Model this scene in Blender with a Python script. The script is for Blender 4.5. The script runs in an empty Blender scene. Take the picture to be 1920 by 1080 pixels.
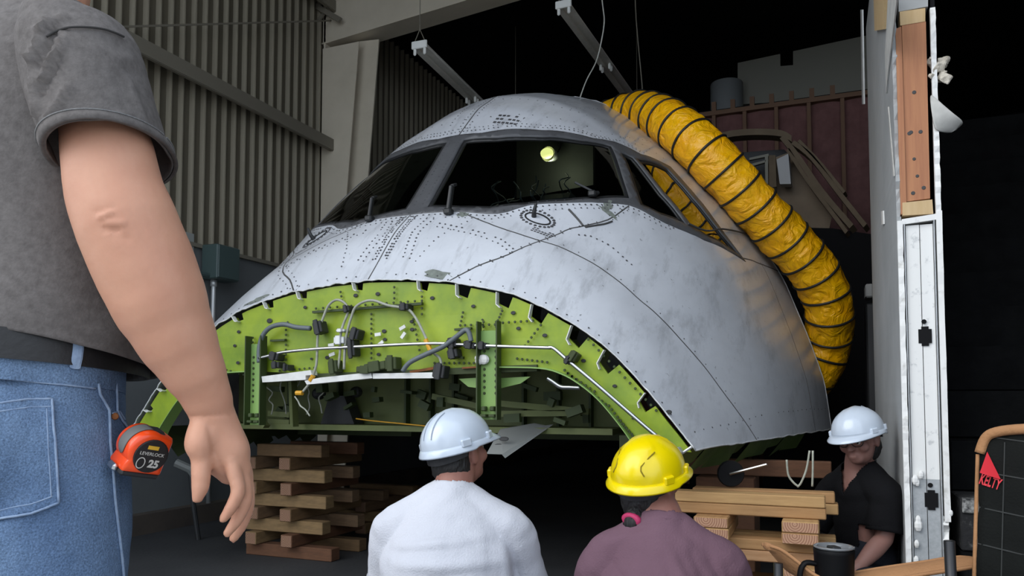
import bpy, bmesh, math, random
from math import sin, cos, tan, pi, radians, sqrt, atan2, hypot, floor
from mathutils import Vector, Matrix, noise, geometry
from mathutils.bvhtree import BVHTree

random.seed(7)
SC = bpy.context.scene
COL = SC.collection

# ------------------------------------------------------------------ camera
CAM_H = 0.95
F_PX, PX0, PY0 = 1450.0, 960.0, 674.0
YAW, PITCH = radians(22), radians(3)
FW = Vector((-sin(YAW) * cos(PITCH), cos(YAW) * cos(PITCH), sin(PITCH)))
RT = Vector((cos(YAW), sin(YAW), 0))
UP = RT.cross(FW)
EYE = Vector((0, 0, CAM_H))
cam_data = bpy.data.cameras.new('camera')
cam = bpy.data.objects.new('camera', cam_data)
COL.objects.link(cam)
cam.matrix_world = Matrix.Translation(EYE) @ Matrix((RT, UP, -FW)).transposed().to_4x4()
cam_data.sensor_width = 36
cam_data.lens = F_PX / 1920 * 36
cam_data.shift_y = (PY0 - 540) / 1920
cam_data.clip_start = 0.02
SC.camera = cam

# ------------------------------------------------------------------ sky and exposure
world = bpy.data.worlds.new('sky')
SC.world = world
world.use_nodes = True
bg = world.node_tree.nodes['Background']
bg.inputs['Color'].default_value = (0.80, 0.90, 1.04, 1)
bg.inputs['Strength'].default_value = 1.6
sun_data = bpy.data.lights.new('sun', 'SUN')
sun_data.energy = 1.5
sun_data.angle = radians(50)
sun_data.color = (1.0, 0.96, 0.9)
sun = bpy.data.objects.new('sun', sun_data)
COL.objects.link(sun)
# hazy sun behind and to the left of the photographer, shining into the open bay
sun.rotation_euler = Vector((0.42, 0.70, -0.62)).to_track_quat('-Z', 'Y').to_euler()
SC.view_settings.view_transform = 'Standard'
SC.view_settings.look = 'None'
SC.view_settings.gamma = 1
SC.view_settings.use_curve_mapping = False
SC.view_settings.exposure = 0.1


# ------------------------------------------------------------------ helpers
def ray(x, y):
    return FW + RT * ((x - PX0) / F_PX) - UP * ((y - PY0) / F_PX)


def at(x, y, d):                 # point seen at (x, y), d metres in front of the lens
    return EYE + ray(x, y) * d


def on_y(x, y, Y):               # where that line of sight meets the vertical plane Y
    r = ray(x, y)
    return EYE + r * (Y / r.y)


def on_x(x, y, X):
    r = ray(x, y)
    return EYE + r * (X / r.x)


def on_z(x, y, Z):
    r = ray(x, y)
    return EYE + r * ((Z - CAM_H) / r.z)


def tag(o, label=None, cat=None, group=None, kind=None):
    if label: o['label'] = label
    if cat: o['category'] = cat
    if group: o['group'] = group
    if kind: o['kind'] = kind
    return o


def empty(name, loc, label=None, cat=None, group=None, kind=None, rot=None):
    o = bpy.data.objects.new(name, None)
    COL.objects.link(o)
    o.location = loc
    if rot: o.rotation_euler = rot
    o.empty_display_size = 0.1
    return tag(o, label, cat, group, kind)


def base_of(parent):
    off = Vector((0, 0, 0))
    while parent is not None:
        off += Vector(parent.location)
        parent = parent.parent
    return off


def put(name, verts, faces, mat, parent=None, smooth=False, local=False, mats=None, idx=None):
    off = Vector((0, 0, 0)) if local else base_of(parent)
    me = bpy.data.meshes.new(name)
    me.from_pydata([tuple(Vector(v) - off) for v in verts], [], faces)
    for m in (mats or [mat]):
        me.materials.append(m)
    if idx:
        me.polygons.foreach_set('material_index', idx)
    if smooth:
        me.polygons.foreach_set('use_smooth', [True] * len(me.polygons))
    me.update()
    o = bpy.data.objects.new(name, me)
    COL.objects.link(o)
    o.parent = parent
    return o


def frame_of(d, hint=None):
    d = Vector(d).normalized()
    h = Vector(hint) if hint is not None else (Vector((0, 0, 1)) if abs(d.z) < 0.95 else Vector((1, 0, 0)))
    a = h.cross(d)
    if a.length < 1e-6:
        a = Vector((1, 0, 0)).cross(d)
    a.normalize()
    return a, d.cross(a)


class MB:
    def __init__(s):
        s.v, s.f, s.idx, s.mi = [], [], [], 0

    def add(s, vs, fs):
        n = len(s.v)
        s.v += [Vector(v) for v in vs]
        s.f += [tuple(i + n for i in f) for f in fs]
        s.idx += [s.mi] * len(fs)
        return s

    def box(s, c, size, rot=None, bevel=0.0):
        x, y, z = (k / 2 for k in size)
        R = rot if rot is not None else Matrix.Identity(3)
        c = Vector(c)
        if bevel <= 0:
            P = [c + R @ Vector((i * x, j * y, k * z)) for k in (-1, 1) for j in (-1, 1) for i in (-1, 1)]
            return s.add(P, [(0, 2, 3, 1), (4, 5, 7, 6), (0, 1, 5, 4), (2, 6, 7, 3), (0, 4, 6, 2), (1, 3, 7, 5)])
        b = min(bevel, x * .9, y * .9, z * .9)
        P = []
        for k in (-1, 1):
            for j in (-1, 1):
                for i in (-1, 1):
                    P += [c + R @ Vector((i * (x - b), j * (y - b), k * z)), c + R @ Vector((i * (x - b), j * y, k * (z - b))),
                          c + R @ Vector((i * x, j * (y - b), k * (z - b)))]
        q = lambda i, j, k, a: ((k * 2 + j) * 2 + i) * 3 + a
        F = [(q(0, 0, 0, 0), q(0, 1, 0, 0), q(1, 1, 0, 0), q(1, 0, 0, 0)), (q(0, 0, 1, 0), q(1, 0, 1, 0), q(1, 1, 1, 0), q(0, 1, 1, 0)),
             (q(0, 0, 0, 1), q(1, 0, 0, 1), q(1, 0, 1, 1), q(0, 0, 1, 1)), (q(0, 1, 0, 1), q(0, 1, 1, 1), q(1, 1, 1, 1), q(1, 1, 0, 1)),
             (q(0, 0, 0, 2), q(0, 0, 1, 2), q(0, 1, 1, 2), q(0, 1, 0, 2)), (q(1, 0, 0, 2), q(1, 1, 0, 2), q(1, 1, 1, 2), q(1, 0, 1, 2))]
        for k in (0, 1):
            for j in (0, 1):
                F.append((q(0, j, k, 0), q(1, j, k, 0), q(1, j, k, 1), q(0, j, k, 1)))
            for i in (0, 1):
                F.append((q(i, 0, k, 0), q(i, 1, k, 0), q(i, 1, k, 2), q(i, 0, k, 2)))
        for j in (0, 1):
            for i in (0, 1):
                F.append((q(i, j, 0, 1), q(i, j, 1, 1), q(i, j, 1, 2), q(i, j, 0, 2)))
        for k in (0, 1):
            for j in (0, 1):
                for i in (0, 1):
                    F.append((q(i, j, k, 0), q(i, j, k, 1), q(i, j, k, 2)))
        return s.add(P, F)

    def bar(s, a, b, w, h, hint=None, bevel=0.0):       # box between two points, w across (a), h along frame b
        a, b = Vector(a), Vector(b)
        d = b - a
        p, q = frame_of(d, hint)
        R = Matrix((p, q, d.normalized())).transposed()
        return s.box((a + b) / 2, (w, h, d.length), R, bevel)

    def tube(s, path, r, n=8, cap=True, ry=None, hint=None):
        path = [Vector(p) for p in path]
        m = len(path)
        rs = r if isinstance(r, (list, tuple)) else [r] * m
        rys = ry if isinstance(ry, (list, tuple)) else ([ry] * m if ry else rs)
        V, Fc = [], []
        a = None
        for i, p in enumerate(path):
            t = path[min(i + 1, m - 1)] - path[max(i - 1, 0)]
            if t.length < 1e-9: t = Vector((0, 0, 1))
            t.normalize()
            if a is None:
                a, b = frame_of(t, hint)
            else:
                a = a - t * a.dot(t)
                if a.length < 1e-6: a, b = frame_of(t, hint)
                a.normalize()
                b = t.cross(a)
            for k in range(n):
                th = 2 * pi * k / n
                V.append(p + a * (rs[i] * cos(th)) + b * (rys[i] * sin(th)))
        for i in range(m - 1):
            for k in range(n):
                k2 = (k + 1) % n
                Fc.append((i * n + k, i * n + k2, (i + 1) * n + k2, (i + 1) * n + k))
        if cap:
            Fc.append(tuple(range(n - 1, -1, -1)))
            Fc.append(tuple((m - 1) * n + k for k in range(n)))
        return s.add(V, Fc)

    def limb(s, path, r, n=16, ry=None, hint=None, sub=4):   # tapered limb with rounded ends
        path = [Vector(p) for p in path]
        rs = list(r) if isinstance(r, (list, tuple)) else [r] * len(path)
        rys = list(ry) if isinstance(ry, (list, tuple)) else list(rs)
        P, R, Q = [], [], []
        m = len(path)
        for i in range(m - 1):
            p0, p1, p2, p3 = path[max(i - 1, 0)], path[i], path[i + 1], path[min(i + 2, m - 1)]
            for k in range(sub):
                u = k / sub
                P.append(0.5 * ((2 * p1) + (p2 - p0) * u + (2 * p0 - 5 * p1 + 4 * p2 - p3) * u * u + (3 * p1 - p0 - 3 * p2 + p3) * u ** 3))
                w = u * u * (3 - 2 * u)
                R.append(rs[i] * (1 - w) + rs[i + 1] * w)
                Q.append(rys[i] * (1 - w) + rys[i + 1] * w)
        P.append(path[-1]); R.append(rs[-1]); Q.append(rys[-1])
        d0 = (P[0] - P[1]).normalized(); d1 = (P[-1] - P[-2]).normalized()
        pre, pr, pq, post, sr, sq = [], [], [], [], [], []
        r0 = min(R[0], Q[0]); r1 = min(R[-1], Q[-1])
        for k in (80, 60, 40, 20):
            c_, s_ = cos(radians(k)), sin(radians(k))
            pre.append(P[0] + d0 * (r0 * s_)); pr.append(R[0] * c_); pq.append(Q[0] * c_)
        for k in (20, 40, 60, 80):
            c_, s_ = cos(radians(k)), sin(radians(k))
            post.append(P[-1] + d1 * (r1 * s_)); sr.append(R[-1] * c_); sq.append(Q[-1] * c_)
        return s.tube(pre + P + post, pr + R + sr, n, True, pq + Q + sq, hint)

    def ball(s, c, r, n=16, m=10, rot=None):
        rx, ry, rz = r if isinstance(r, (tuple, list)) else (r, r, r)
        R = rot if rot is not None else Matrix.Identity(3)
        c = Vector(c)
        V = [c + R @ Vector((0, 0, -rz))]
        for i in range(1, m):
            a = -pi / 2 + pi * i / m
            for k in range(n):
                th = 2 * pi * k / n
                V.append(c + R @ Vector((rx * cos(a) * cos(th), ry * cos(a) * sin(th), rz * sin(a))))
        V.append(c + R @ Vector((0, 0, rz)))
        Fc = [(0, 1 + (k + 1) % n, 1 + k) for k in range(n)]
        for i in range(m - 2):
            for k in range(n):
                k2 = (k + 1) % n
                Fc.append((1 + i * n + k, 1 + i * n + k2, 1 + (i + 1) * n + k2, 1 + (i + 1) * n + k))
        e = len(V) - 1
        Fc += [(e, 1 + (m - 2) * n + k, 1 + (m - 2) * n + (k + 1) % n) for k in range(n)]
        return s.add(V, Fc)

    def rings(s, rings, cap=True, closed=False):        # loft through rings of equal point count
        n = len(rings[0])
        V = [Vector(p) for r in rings for p in r]
        Fc = []
        m = len(rings)
        for i in range(m if closed else m - 1):
            j = (i + 1) % m
            for k in range(n):
                k2 = (k + 1) % n
                Fc.append((i * n + k, i * n + k2, j * n + k2, j * n + k))
        if cap and not closed:
            Fc.append(tuple(range(n - 1, -1, -1)))
            Fc.append(tuple((m - 1) * n + k for k in range(n)))
        return s.add(V, Fc)

    def lathe(s, prof, c, axis=(0, 0, 1), n=24, cap=True):
        a, b = frame_of(axis)
        c = Vector(c); ax = Vector(axis).normalized()
        return s.rings([[c + ax * h + a * (r * cos(2 * pi * k / n)) + b * (r * sin(2 * pi * k / n)) for k in range(n)] for r, h in prof], cap)

    def prism(s, poly, off):                             # planar outline pushed along off
        poly = [Vector(p) for p in poly]
        off = Vector(off); n = len(poly)
        return s.add(poly + [p + off for p in poly],
                     [tuple(range(n - 1, -1, -1)), tuple(range(n, 2 * n))] + [(k, (k + 1) % n, n + (k + 1) % n, n + k) for k in range(n)])

    def disc(s, c, nrm, r, n=8, h=0.0, ry=None):
        a, b = frame_of(nrm)
        c = Vector(c); nn = Vector(nrm).normalized()
        ry = ry or r
        top = [c + nn * h + a * (r * cos(2 * pi * k / n)) + b * (ry * sin(2 * pi * k / n)) for k in range(n)]
        if h:
            bot = [c + a * (r * 1.25 * cos(2 * pi * k / n)) + b * (ry * 1.25 * sin(2 * pi * k / n)) for k in range(n)]
            return s.add(top + bot, [tuple(range(n))] + [(k, n + k, n + (k + 1) % n, (k + 1) % n) for k in range(n)])
        return s.add(top, [tuple(range(n))])

    def build(s, name, mat, parent=None, smooth=False, local=False, mats=None):
        return put(name, s.v, s.f, mat, parent, smooth, local, mats, s.idx if mats else None)


def autosmooth(o, ang=40):
    me = o.data
    me.polygons.foreach_set('use_smooth', [True] * len(me.polygons))
    try:
        me.set_sharp_from_angle(angle=radians(ang))
    except Exception:
        pass
    return o


def spline(pts, sub=6):
    pts = [Vector(p) for p in pts]
    out = []
    m = len(pts)
    for i in range(m - 1):
        p0, p1, p2, p3 = pts[max(i - 1, 0)], pts[i], pts[i + 1], pts[min(i + 2, m - 1)]
        for k in range(sub):
            u = k / sub
            out.append(0.5 * ((2 * p1) + (p2 - p0) * u + (2 * p0 - 5 * p1 + 4 * p2 - p3) * u * u + (3 * p1 - p0 - 3 * p2 + p3) * u ** 3))
    out.append(pts[-1])
    return out


def voxel(mb, size, it=3, fac=0.5):                       # one continuous surface from overlapping closed shapes
    me = bpy.data.meshes.new('tmp')
    me.from_pydata([tuple(v) for v in mb.v], [], mb.f)
    o = bpy.data.objects.new('tmp', me)
    COL.objects.link(o)
    m = o.modifiers.new('r', 'REMESH'); m.mode = 'VOXEL'; m.voxel_size = size; m.adaptivity = 0
    if it:
        q = o.modifiers.new('s', 'SMOOTH'); q.iterations = it; q.factor = fac
    ev = o.evaluated_get(bpy.context.evaluated_depsgraph_get())
    m2 = bpy.data.meshes.new_from_object(ev)
    V = [v.co.copy() for v in m2.vertices]
    Fc = [tuple(p.vertices) for p in m2.polygons]
    bpy.data.objects.remove(o)
    bpy.data.meshes.remove(me); bpy.data.meshes.remove(m2)
    return V, Fc


def vnormals(V, Fc):
    N = [Vector((0, 0, 0)) for _ in V]
    for f in Fc:
        n = geometry.normal([V[i] for i in f])
        for i in f:
            N[i] += n
    for n in N:
        if n.length > 0: n.normalize()
    return N


def inside(p, poly):
    x, y = p; c = False
    n = len(poly)
    for i in range(n):
        x1, y1 = poly[i]; x2, y2 = poly[i - 1]
        if (y1 > y) != (y2 > y) and x < (x2 - x1) * (y - y1) / (y2 - y1) + x1:
            c = not c
    return c


# ------------------------------------------------------------------ materials
def mat(name, col, rough=0.6, metal=0.0, col2=None, scale=6.0, amt=0.5, bump=0.0, bscale=60.0, stretch=None, spec=0.5, coat=0.0,
        emit=None, estr=0.0, detail=6.0, sharp=None, rvar=0.0):
    m = bpy.data.materials.new(name)
    m.use_nodes = True
    nt = m.node_tree
    b = nt.nodes['Principled BSDF']
    b.inputs['Base Color'].default_value = (*col, 1)
    b.inputs['Roughness'].default_value = rough
    b.inputs['Metallic'].default_value = metal
    b.inputs['Specular IOR Level'].default_value = spec
    b.inputs['Coat Weight'].default_value = coat
    b.inputs['Coat Roughness'].default_value = 0.12
    if emit:
        b.inputs['Emission Color'].default_value = (*emit, 1)
        b.inputs['Emission Strength'].default_value = estr
    if col2 or bump:
        tc = nt.nodes.new('ShaderNodeTexCoord')
        mp = nt.nodes.new('ShaderNodeMapping')
        nt.links.new(tc.outputs['Object'], mp.inputs['Vector'])
        if stretch: mp.inputs['Scale'].default_value = stretch
    if col2:
        nz = nt.nodes.new('ShaderNodeTexNoise')
        nz.inputs['Scale'].default_value = scale
        nz.inputs['Detail'].default_value = detail
        nz.inputs['Roughness'].default_value = 0.62
        nt.links.new(mp.outputs['Vector'], nz.inputs['Vector'])
        rp = nt.nodes.new('ShaderNodeValToRGB')
        lo, hi = sharp if sharp else (0.5 - amt / 2, 0.5 + amt / 2)
        rp.color_ramp.elements[0].position = lo
        rp.color_ramp.elements[1].position = hi
        rp.color_ramp.elements[0].color = (*col, 1)
        rp.color_ramp.elements[1].color = (*col2, 1)
        nt.links.new(nz.outputs['Fac'], rp.inputs['Fac'])
        nt.links.new(rp.outputs['Color'], b.inputs['Base Color'])
        if rvar:
            mr = nt.nodes.new('ShaderNodeMapRange')
            mr.inputs['From Min'].default_value = 0.3; mr.inputs['From Max'].default_value = 0.7
            mr.inputs['To Min'].default_value = rough - rvar; mr.inputs['To Max'].default_value = rough + rvar
            nt.links.new(nz.outputs['Fac'], mr.inputs['Value'])
            nt.links.new(mr.outputs['Result'], b.inputs['Roughness'])
    if bump:
        n2 = nt.nodes.new('ShaderNodeTexNoise')
        n2.inputs['Scale'].default_value = bscale
        n2.inputs['Detail'].default_value = 4
        nt.links.new(mp.outputs['Vector'], n2.inputs['Vector'])
        bp = nt.nodes.new('ShaderNodeBump')
        bp.inputs['Strength'].default_value = bump
        bp.inputs['Distance'].default_value = 0.01
        nt.links.new(n2.outputs['Fac'], bp.inputs['Height'])
        nt.links.new(bp.outputs['Normal'], b.inputs['Normal'])
    return m


def glass_mat(name, tint, gloss, refl=(1, 1, 1)):
    m = bpy.data.materials.new(name)
    m.use_nodes = True
    nt = m.node_tree
    nt.nodes.clear()
    out = nt.nodes.new('ShaderNodeOutputMaterial')
    tr = nt.nodes.new('ShaderNodeBsdfTransparent'); tr.inputs['Color'].default_value = (*tint, 1)
    gl = nt.nodes.new('ShaderNodeBsdfGlossy'); gl.inputs['Roughness'].default_value = 0.03
    gl.inputs['Color'].default_value = (*refl, 1)
    fr = nt.nodes.new('ShaderNodeFresnel'); fr.inputs['IOR'].default_value = gloss
    mx = nt.nodes.new('ShaderNodeMixShader')
    nt.links.new(fr.outputs[0], mx.inputs[0]); nt.links.new(tr.outputs[0], mx.inputs[1]); nt.links.new(gl.outputs[0], mx.inputs[2])
    nt.links.new(mx.outputs[0], out.inputs['Surface'])
    return m


M = {}
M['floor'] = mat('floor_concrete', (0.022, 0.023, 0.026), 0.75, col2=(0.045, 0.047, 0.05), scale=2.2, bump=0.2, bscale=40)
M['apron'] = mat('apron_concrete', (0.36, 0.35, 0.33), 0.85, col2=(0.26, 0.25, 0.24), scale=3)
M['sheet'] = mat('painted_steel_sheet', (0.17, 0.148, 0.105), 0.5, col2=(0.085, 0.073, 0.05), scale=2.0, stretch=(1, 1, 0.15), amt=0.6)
M['sheet_rib'] = mat('lit_rib_paint', (0.35, 0.315, 0.235), 0.5, col2=(0.23, 0.20, 0.145), scale=2.5, stretch=(1, 1, 0.15), amt=.6)  # lighter tone on the rib faces paints in the light they catch
M['dark_sheet'] = mat('dark_steel_sheet', (0.02, 0.02, 0.02), 0.7)
M['plaster'] = mat('painted_plaster', (0.145, 0.155, 0.155), 0.8, col2=(0.10, 0.108, 0.108), scale=1.6)
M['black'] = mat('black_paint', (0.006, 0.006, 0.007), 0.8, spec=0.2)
M['beam'] = mat('painted_beam', (0.64, 0.57, 0.45), 0.6, col2=(0.53, 0.47, 0.36), scale=3)
M['girt'] = mat('girt_steel', (0.19, 0.17, 0.13), 0.5)
M['skin_paint'] = mat('aircraft_paint', (0.66, 0.69, 0.74), 0.36, col2=(0.53, 0.555, 0.60), scale=3.4, amt=0.55, stretch=(1.3, 0.5, 1.3), bump=0.02, bscale=10, coat=0.6, rvar=0.08)
def grime(m):
    nt = m.node_tree; b = nt.nodes['Principled BSDF']
    base = b.inputs['Base Color'].links[0].from_socket
    tc = nt.nodes.new('ShaderNodeTexCoord')
    mp = nt.nodes.new('ShaderNodeMapping'); mp.inputs['Rotation'].default_value = (0, 0.6, 0.5); mp.inputs['Scale'].default_value = (5, 1.1, 1.1)
    n1 = nt.nodes.new('ShaderNodeTexNoise'); n1.inputs['Scale'].default_value = 2.6; n1.inputs['Detail'].default_value = 8; n1.inputs['Roughness'].default_value = .7
    r1 = nt.nodes.new('ShaderNodeMapRange'); r1.inputs[1].default_value = .52; r1.inputs[2].default_value = .72; r1.inputs[3].default_value = 1.0; r1.inputs[4].default_value = .66
    n2 = nt.nodes.new('ShaderNodeTexNoise'); n2.inputs['Scale'].default_value = 34; n2.inputs['Detail'].default_value = 3
    r2 = nt.nodes.new('ShaderNodeMapRange'); r2.inputs[1].default_value = .70; r2.inputs[2].default_value = .76; r2.inputs[3].default_value = 1.0; r2.inputs[4].default_value = .45
    mu = nt.nodes.new('ShaderNodeMath'); mu.operation = 'MULTIPLY'
    sc = nt.nodes.new('ShaderNodeVectorMath'); sc.operation = 'SCALE'
    nt.links.new(tc.outputs['Object'], mp.inputs[0]); nt.links.new(mp.outputs[0], n1.inputs['Vector']); nt.links.new(tc.outputs['Object'], n2.inputs['Vector'])
    nt.links.new(n1.outputs['Fac'], r1.inputs[0]); nt.links.new(n2.outputs['Fac'], r2.inputs[0])
    nt.links.new(r1.outputs[0], mu.inputs[0]); nt.links.new(r2.outputs[0], mu.inputs[1])
    nt.links.new(base, sc.inputs[0]); nt.links.new(mu.outputs[0], sc.inputs['Scale']); nt.links.new(sc.outputs[0], b.inputs['Base Color'])
grime(M['skin_paint'])
M['seam'] = mat('seam_sealant', (0.06, 0.06, 0.06), 0.8)
M['rivet'] = mat('rivet_head', (0.07, 0.07, 0.075), 0.5)
M['frame_paint'] = mat('window_frame_paint', (0.095, 0.098, 0.105), 0.5, col2=(0.065, 0.067, 0.072), scale=9)
M['seal'] = mat('black_seal', (0.012, 0.013, 0.014), 0.5)
M['pane'] = glass_mat('tinted_pane', (0.30, 0.36, 0.36), 1.45)
M['side_pane'] = glass_mat('reflective_side_pane', (0.10, 0.12, 0.12), 2.6)
M['primer'] = mat('yellow_green_primer', (0.33, 0.42, 0.012), 0.5, col2=(0.15, 0.245, 0.018), scale=4.2, amt=0.42, bump=0.04, bscale=30)
M['primer_pale'] = mat('pale_green_primer', (0.24, 0.40, 0.10), 0.5, col2=(0.19, 0.33, 0.09), scale=5)
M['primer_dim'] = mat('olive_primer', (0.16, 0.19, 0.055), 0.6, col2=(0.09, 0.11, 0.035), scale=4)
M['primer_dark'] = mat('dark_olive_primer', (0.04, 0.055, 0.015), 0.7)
M['dark'] = mat('dark_metal', (0.02, 0.021, 0.022), 0.55)
M['dark_green'] = mat('dark_green_metal', (0.035, 0.055, 0.012), 0.6)
M['steel'] = mat('bright_steel', (0.62, 0.63, 0.63), 0.28, 1.0)
M['alu'] = mat('raw_aluminium', (0.62, 0.63, 0.62), 0.45, 0.6)
M['greyhose'] = mat('grey_hose', (0.12, 0.14, 0.15), 0.5)
M['conduit'] = mat('pale_conduit', (0.42, 0.43, 0.36), 0.55, col2=(0.24, 0.25, 0.2), scale=30)
M['white'] = mat('white_paint', (0.78, 0.78, 0.76), 0.5, col2=(0.6, 0.6, 0.57), scale=20)
M['amber'] = mat('amber_tape', (0.65, 0.33, 0.02), 0.5)
M['rust'] = mat('rusty_edge', (0.30, 0.10, 0.02), 0.8, col2=(0.12, 0.05, 0.02), scale=30)


# ------------------------------------------------------------------ building shell
def slab(name, lo, hi, m, parent=None, kind='structure'):
    b = MB()
    lo, hi = Vector(lo), Vector(hi)
    b.box((lo + hi) / 2, hi - lo)
    o = b.build(name, m, parent)
    if kind and parent is None: o['kind'] = kind
    return o


ROOF_EDGE = 2.0
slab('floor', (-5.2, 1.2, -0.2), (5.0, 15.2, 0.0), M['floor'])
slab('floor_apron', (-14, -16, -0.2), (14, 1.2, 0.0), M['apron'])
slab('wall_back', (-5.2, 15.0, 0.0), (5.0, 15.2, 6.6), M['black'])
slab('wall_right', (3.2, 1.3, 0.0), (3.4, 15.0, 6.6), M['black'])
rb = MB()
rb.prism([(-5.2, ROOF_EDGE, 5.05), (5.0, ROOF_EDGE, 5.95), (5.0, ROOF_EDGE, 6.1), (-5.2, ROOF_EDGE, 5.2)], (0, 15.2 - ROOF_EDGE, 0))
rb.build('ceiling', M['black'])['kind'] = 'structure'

WX = -4.6
wall = slab('wall_left', (WX - 0.25, 1.3, 0.0), (WX + 0.02, 15.0, 2.17), M['plaster'])
pitch_r, per = 0.116, 8
prof = [(0, 0.0), (0.044, 0.0), (0.052, 0.034), (0.062, 0.037), (0.072, 0.034), (0.080, 0.0)]
y0 = 1.3
k = 0
while y0 + per * pitch_r < 15.0:
    b = MB()
    P = []
    for i in range(per):
        for (yy, xx) in prof:
            P.append((y0 + i * pitch_r + yy, xx))
    P.append((y0 + per * pitch_r + 0.003, 0.0))
    z0_, z1_ = 2.17, 5.2
    lap = 0.003 * (k % 2)
    V = [(WX + lap + x, y, z0_) for y, x in P] + [(WX + lap + x, y, z1_) for y, x in P]
    n = len(P)
    for i in range(n - 1):
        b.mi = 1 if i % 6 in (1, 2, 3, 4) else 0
        b.f.append((i, i + 1, n + i + 1, n + i)); b.idx.append(b.mi)
    b.v += [Vector(q) for q in V]; b.mi = 0
    V2 = [(WX - 0.02, y0, z0_), (WX - 0.02, y0 + per * pitch_r, z0_), (WX - 0.02, y0 + per * pitch_r, z1_), (WX - 0.02, y0, z1_)]
    b.add(V2, [(0, 3, 2, 1)])
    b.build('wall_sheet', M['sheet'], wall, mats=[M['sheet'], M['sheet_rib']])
    y0 += per * pitch_r
    k += 1
# sill where sheet meets plaster, girts, purlin line
b = MB(); b.box((WX + 0.03, 8.1, 2.165), (0.05, 13.6, 0.03)); b.build('wall_sill', M['girt'], wall)
girts = empty('trim_2', (WX + .03, 3.85, 0), kind='structure')
for zz in (3.45, 4.85):
    b = MB()
    b.box((WX + 0.105, 3.85, zz + 0.05), (0.14, 5.0, 0.012))
    b.box((WX + 0.175, 3.85, zz), (0.012, 5.0, 0.11))
    b.box((WX + 0.16, 3.85, zz - 0.055), (0.03, 5.0, 0.012))
    b.build('girt_rail', M['girt'], girts)
b = MB()
b.bar((WX + 0.12, 1.8, 2.55), (WX + 0.12, 6.35, 4.75), 0.014, 0.014)
b.build('brace_rod', M['girt'], girts)

# rigid steel frame: tapered column and sloping rafter
fr = empty('trim_1', (WX + 0.3, 6.4, 0), kind='structure')
YF = 6.40
def fpt(x, y): p = on_y(x, y, YF); return (p.x, YF, p.z)
c_tl, c_tr = fpt(606, 62), fpt(690, 72)
b = MB()
xr_top, xr_bot = c_tr[0], fpt(668, 350)[0]
dz = (xr_top - xr_bot) / (c_tr[2] - fpt(668, 350)[2])
x_at0 = xr_bot - dz * fpt(668, 350)[2]
b.box((WX + 0.03 + 0.02, YF, 2.4), (0.02, 0.24, 4.8))                                  # outer flange
b.prism([(WX + 0.06, YF - 0.006, 0), (x_at0, YF - 0.006, 0), (xr_top, YF - 0.006, 4.45), (WX + 0.06, YF - 0.006, 4.45)], (0, 0.012, 0))   # web
b.bar((x_at0, YF, 0.0), (xr_top, YF, 4.5), 0.26, 0.016, hint=(0, 1, 0))
b.build('column_web', M['beam'], fr)
b = MB(); b.prism([(WX + 0.035, YF - 0.13, 0.0), (x_at0 - .02, YF - 0.13, 0.0), (xr_top - 0.02, YF - 0.13, 4.44), (WX + 0.035, YF - 0.13, 4.44)], (0, 0.012, 0))
b.build('column_cover', M['beam'], fr)
b = MB()
r_a, r_b = fpt(690, 70), fpt(922, 0)
sl = (r_b[2] - r_a[2]) / (r_b[0] - r_a[0])
def rz(x): return r_a[2] + sl * (x - r_a[0])
b.prism([(WX + 0.03, YF - 0.12, rz(WX)), (4.6, YF - 0.12, rz(4.6)), (4.6, YF - 0.12, rz(4.6) + 0.45), (WX + 0.03, YF - 0.12, rz(WX) + 0.6)], (0, 0.012, 0))
b.bar((WX + 0.03, YF, rz(WX)), (4.6, YF, rz(4.6)), 0.012, 0.24, hint=(0, 1, 0)) if False else b.box(((WX + 4.6) / 2, YF, (rz(WX) + rz(4.6)) / 2), (9.2, 0.25, 0.014), Matrix.Rotation(-math.atan(sl), 3, 'Y'))
b.build('rafter', M['beam'], fr)
b = MB()
p0, p1 = fpt(600, 20), fpt(660, 55)
b.bar((p0[0], YF - 0.2, p0[2]), (p1[0], YF - 0.2, p1[2]), 0.03, 0.05)
p2, p3 = fpt(616, 55), fpt(634, 32)
b.bar((p2[0], YF - 0.18, p2[2]), (p3[0], YF - 0.18, p3[2]), 0.02, 0.03)
b.build('knee_brace', M['girt'], fr)

# ------------------------------------------------------------------ aircraft nose section
AX, AY, ZB, SL = -2.08, 3.25, 0.744, 2.7
air = empty('aircraft_nose', (AX, AY + 1.2, 0.62),
            'cut-off white airliner cockpit section with exposed yellow-green bulkhead, raised on timber cribbing', 'aircraft')
S0 = [(0, 1.54), (.22, 1.532), (.45, 1.507), (.59, 1.478), (.78, 1.430), (.93, 1.36), (1.09, 1.268), (1.184, 1.198), (1.266, 1.124), (1.356, 1.025), (1.42, .952), (1.474, .88), (1.54, .80), (1.582, .744)]
S1 = [(0, 3.46), (.2, 3.44), (.435, 3.36), (.74, 3.17), (1.16, 2.78), (1.55, 2.30), (1.82, 1.83), (1.98, 1.40), (2.08, 1.08), (2.12, .744)]
CP = [(0, 1.54), (.23, 1.81), (.37, 1.925), (.484, 2.01), (.7, 2.25), (.966, 2.548), (1.104, 2.684), (1.309, 2.868), (1.6, 3.06), (2.037, 3.24), (2.512, 3.40), (2.7, 3.46)]


def interp(x, T):
    if x <= T[0][0]: return T[0][1]
    for (a, b), (c, d) in zip(T, T[1:]):
        if x <= c: return b + (d - b) * (x - a) / (c - a)
    return T[-1][1]


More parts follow.
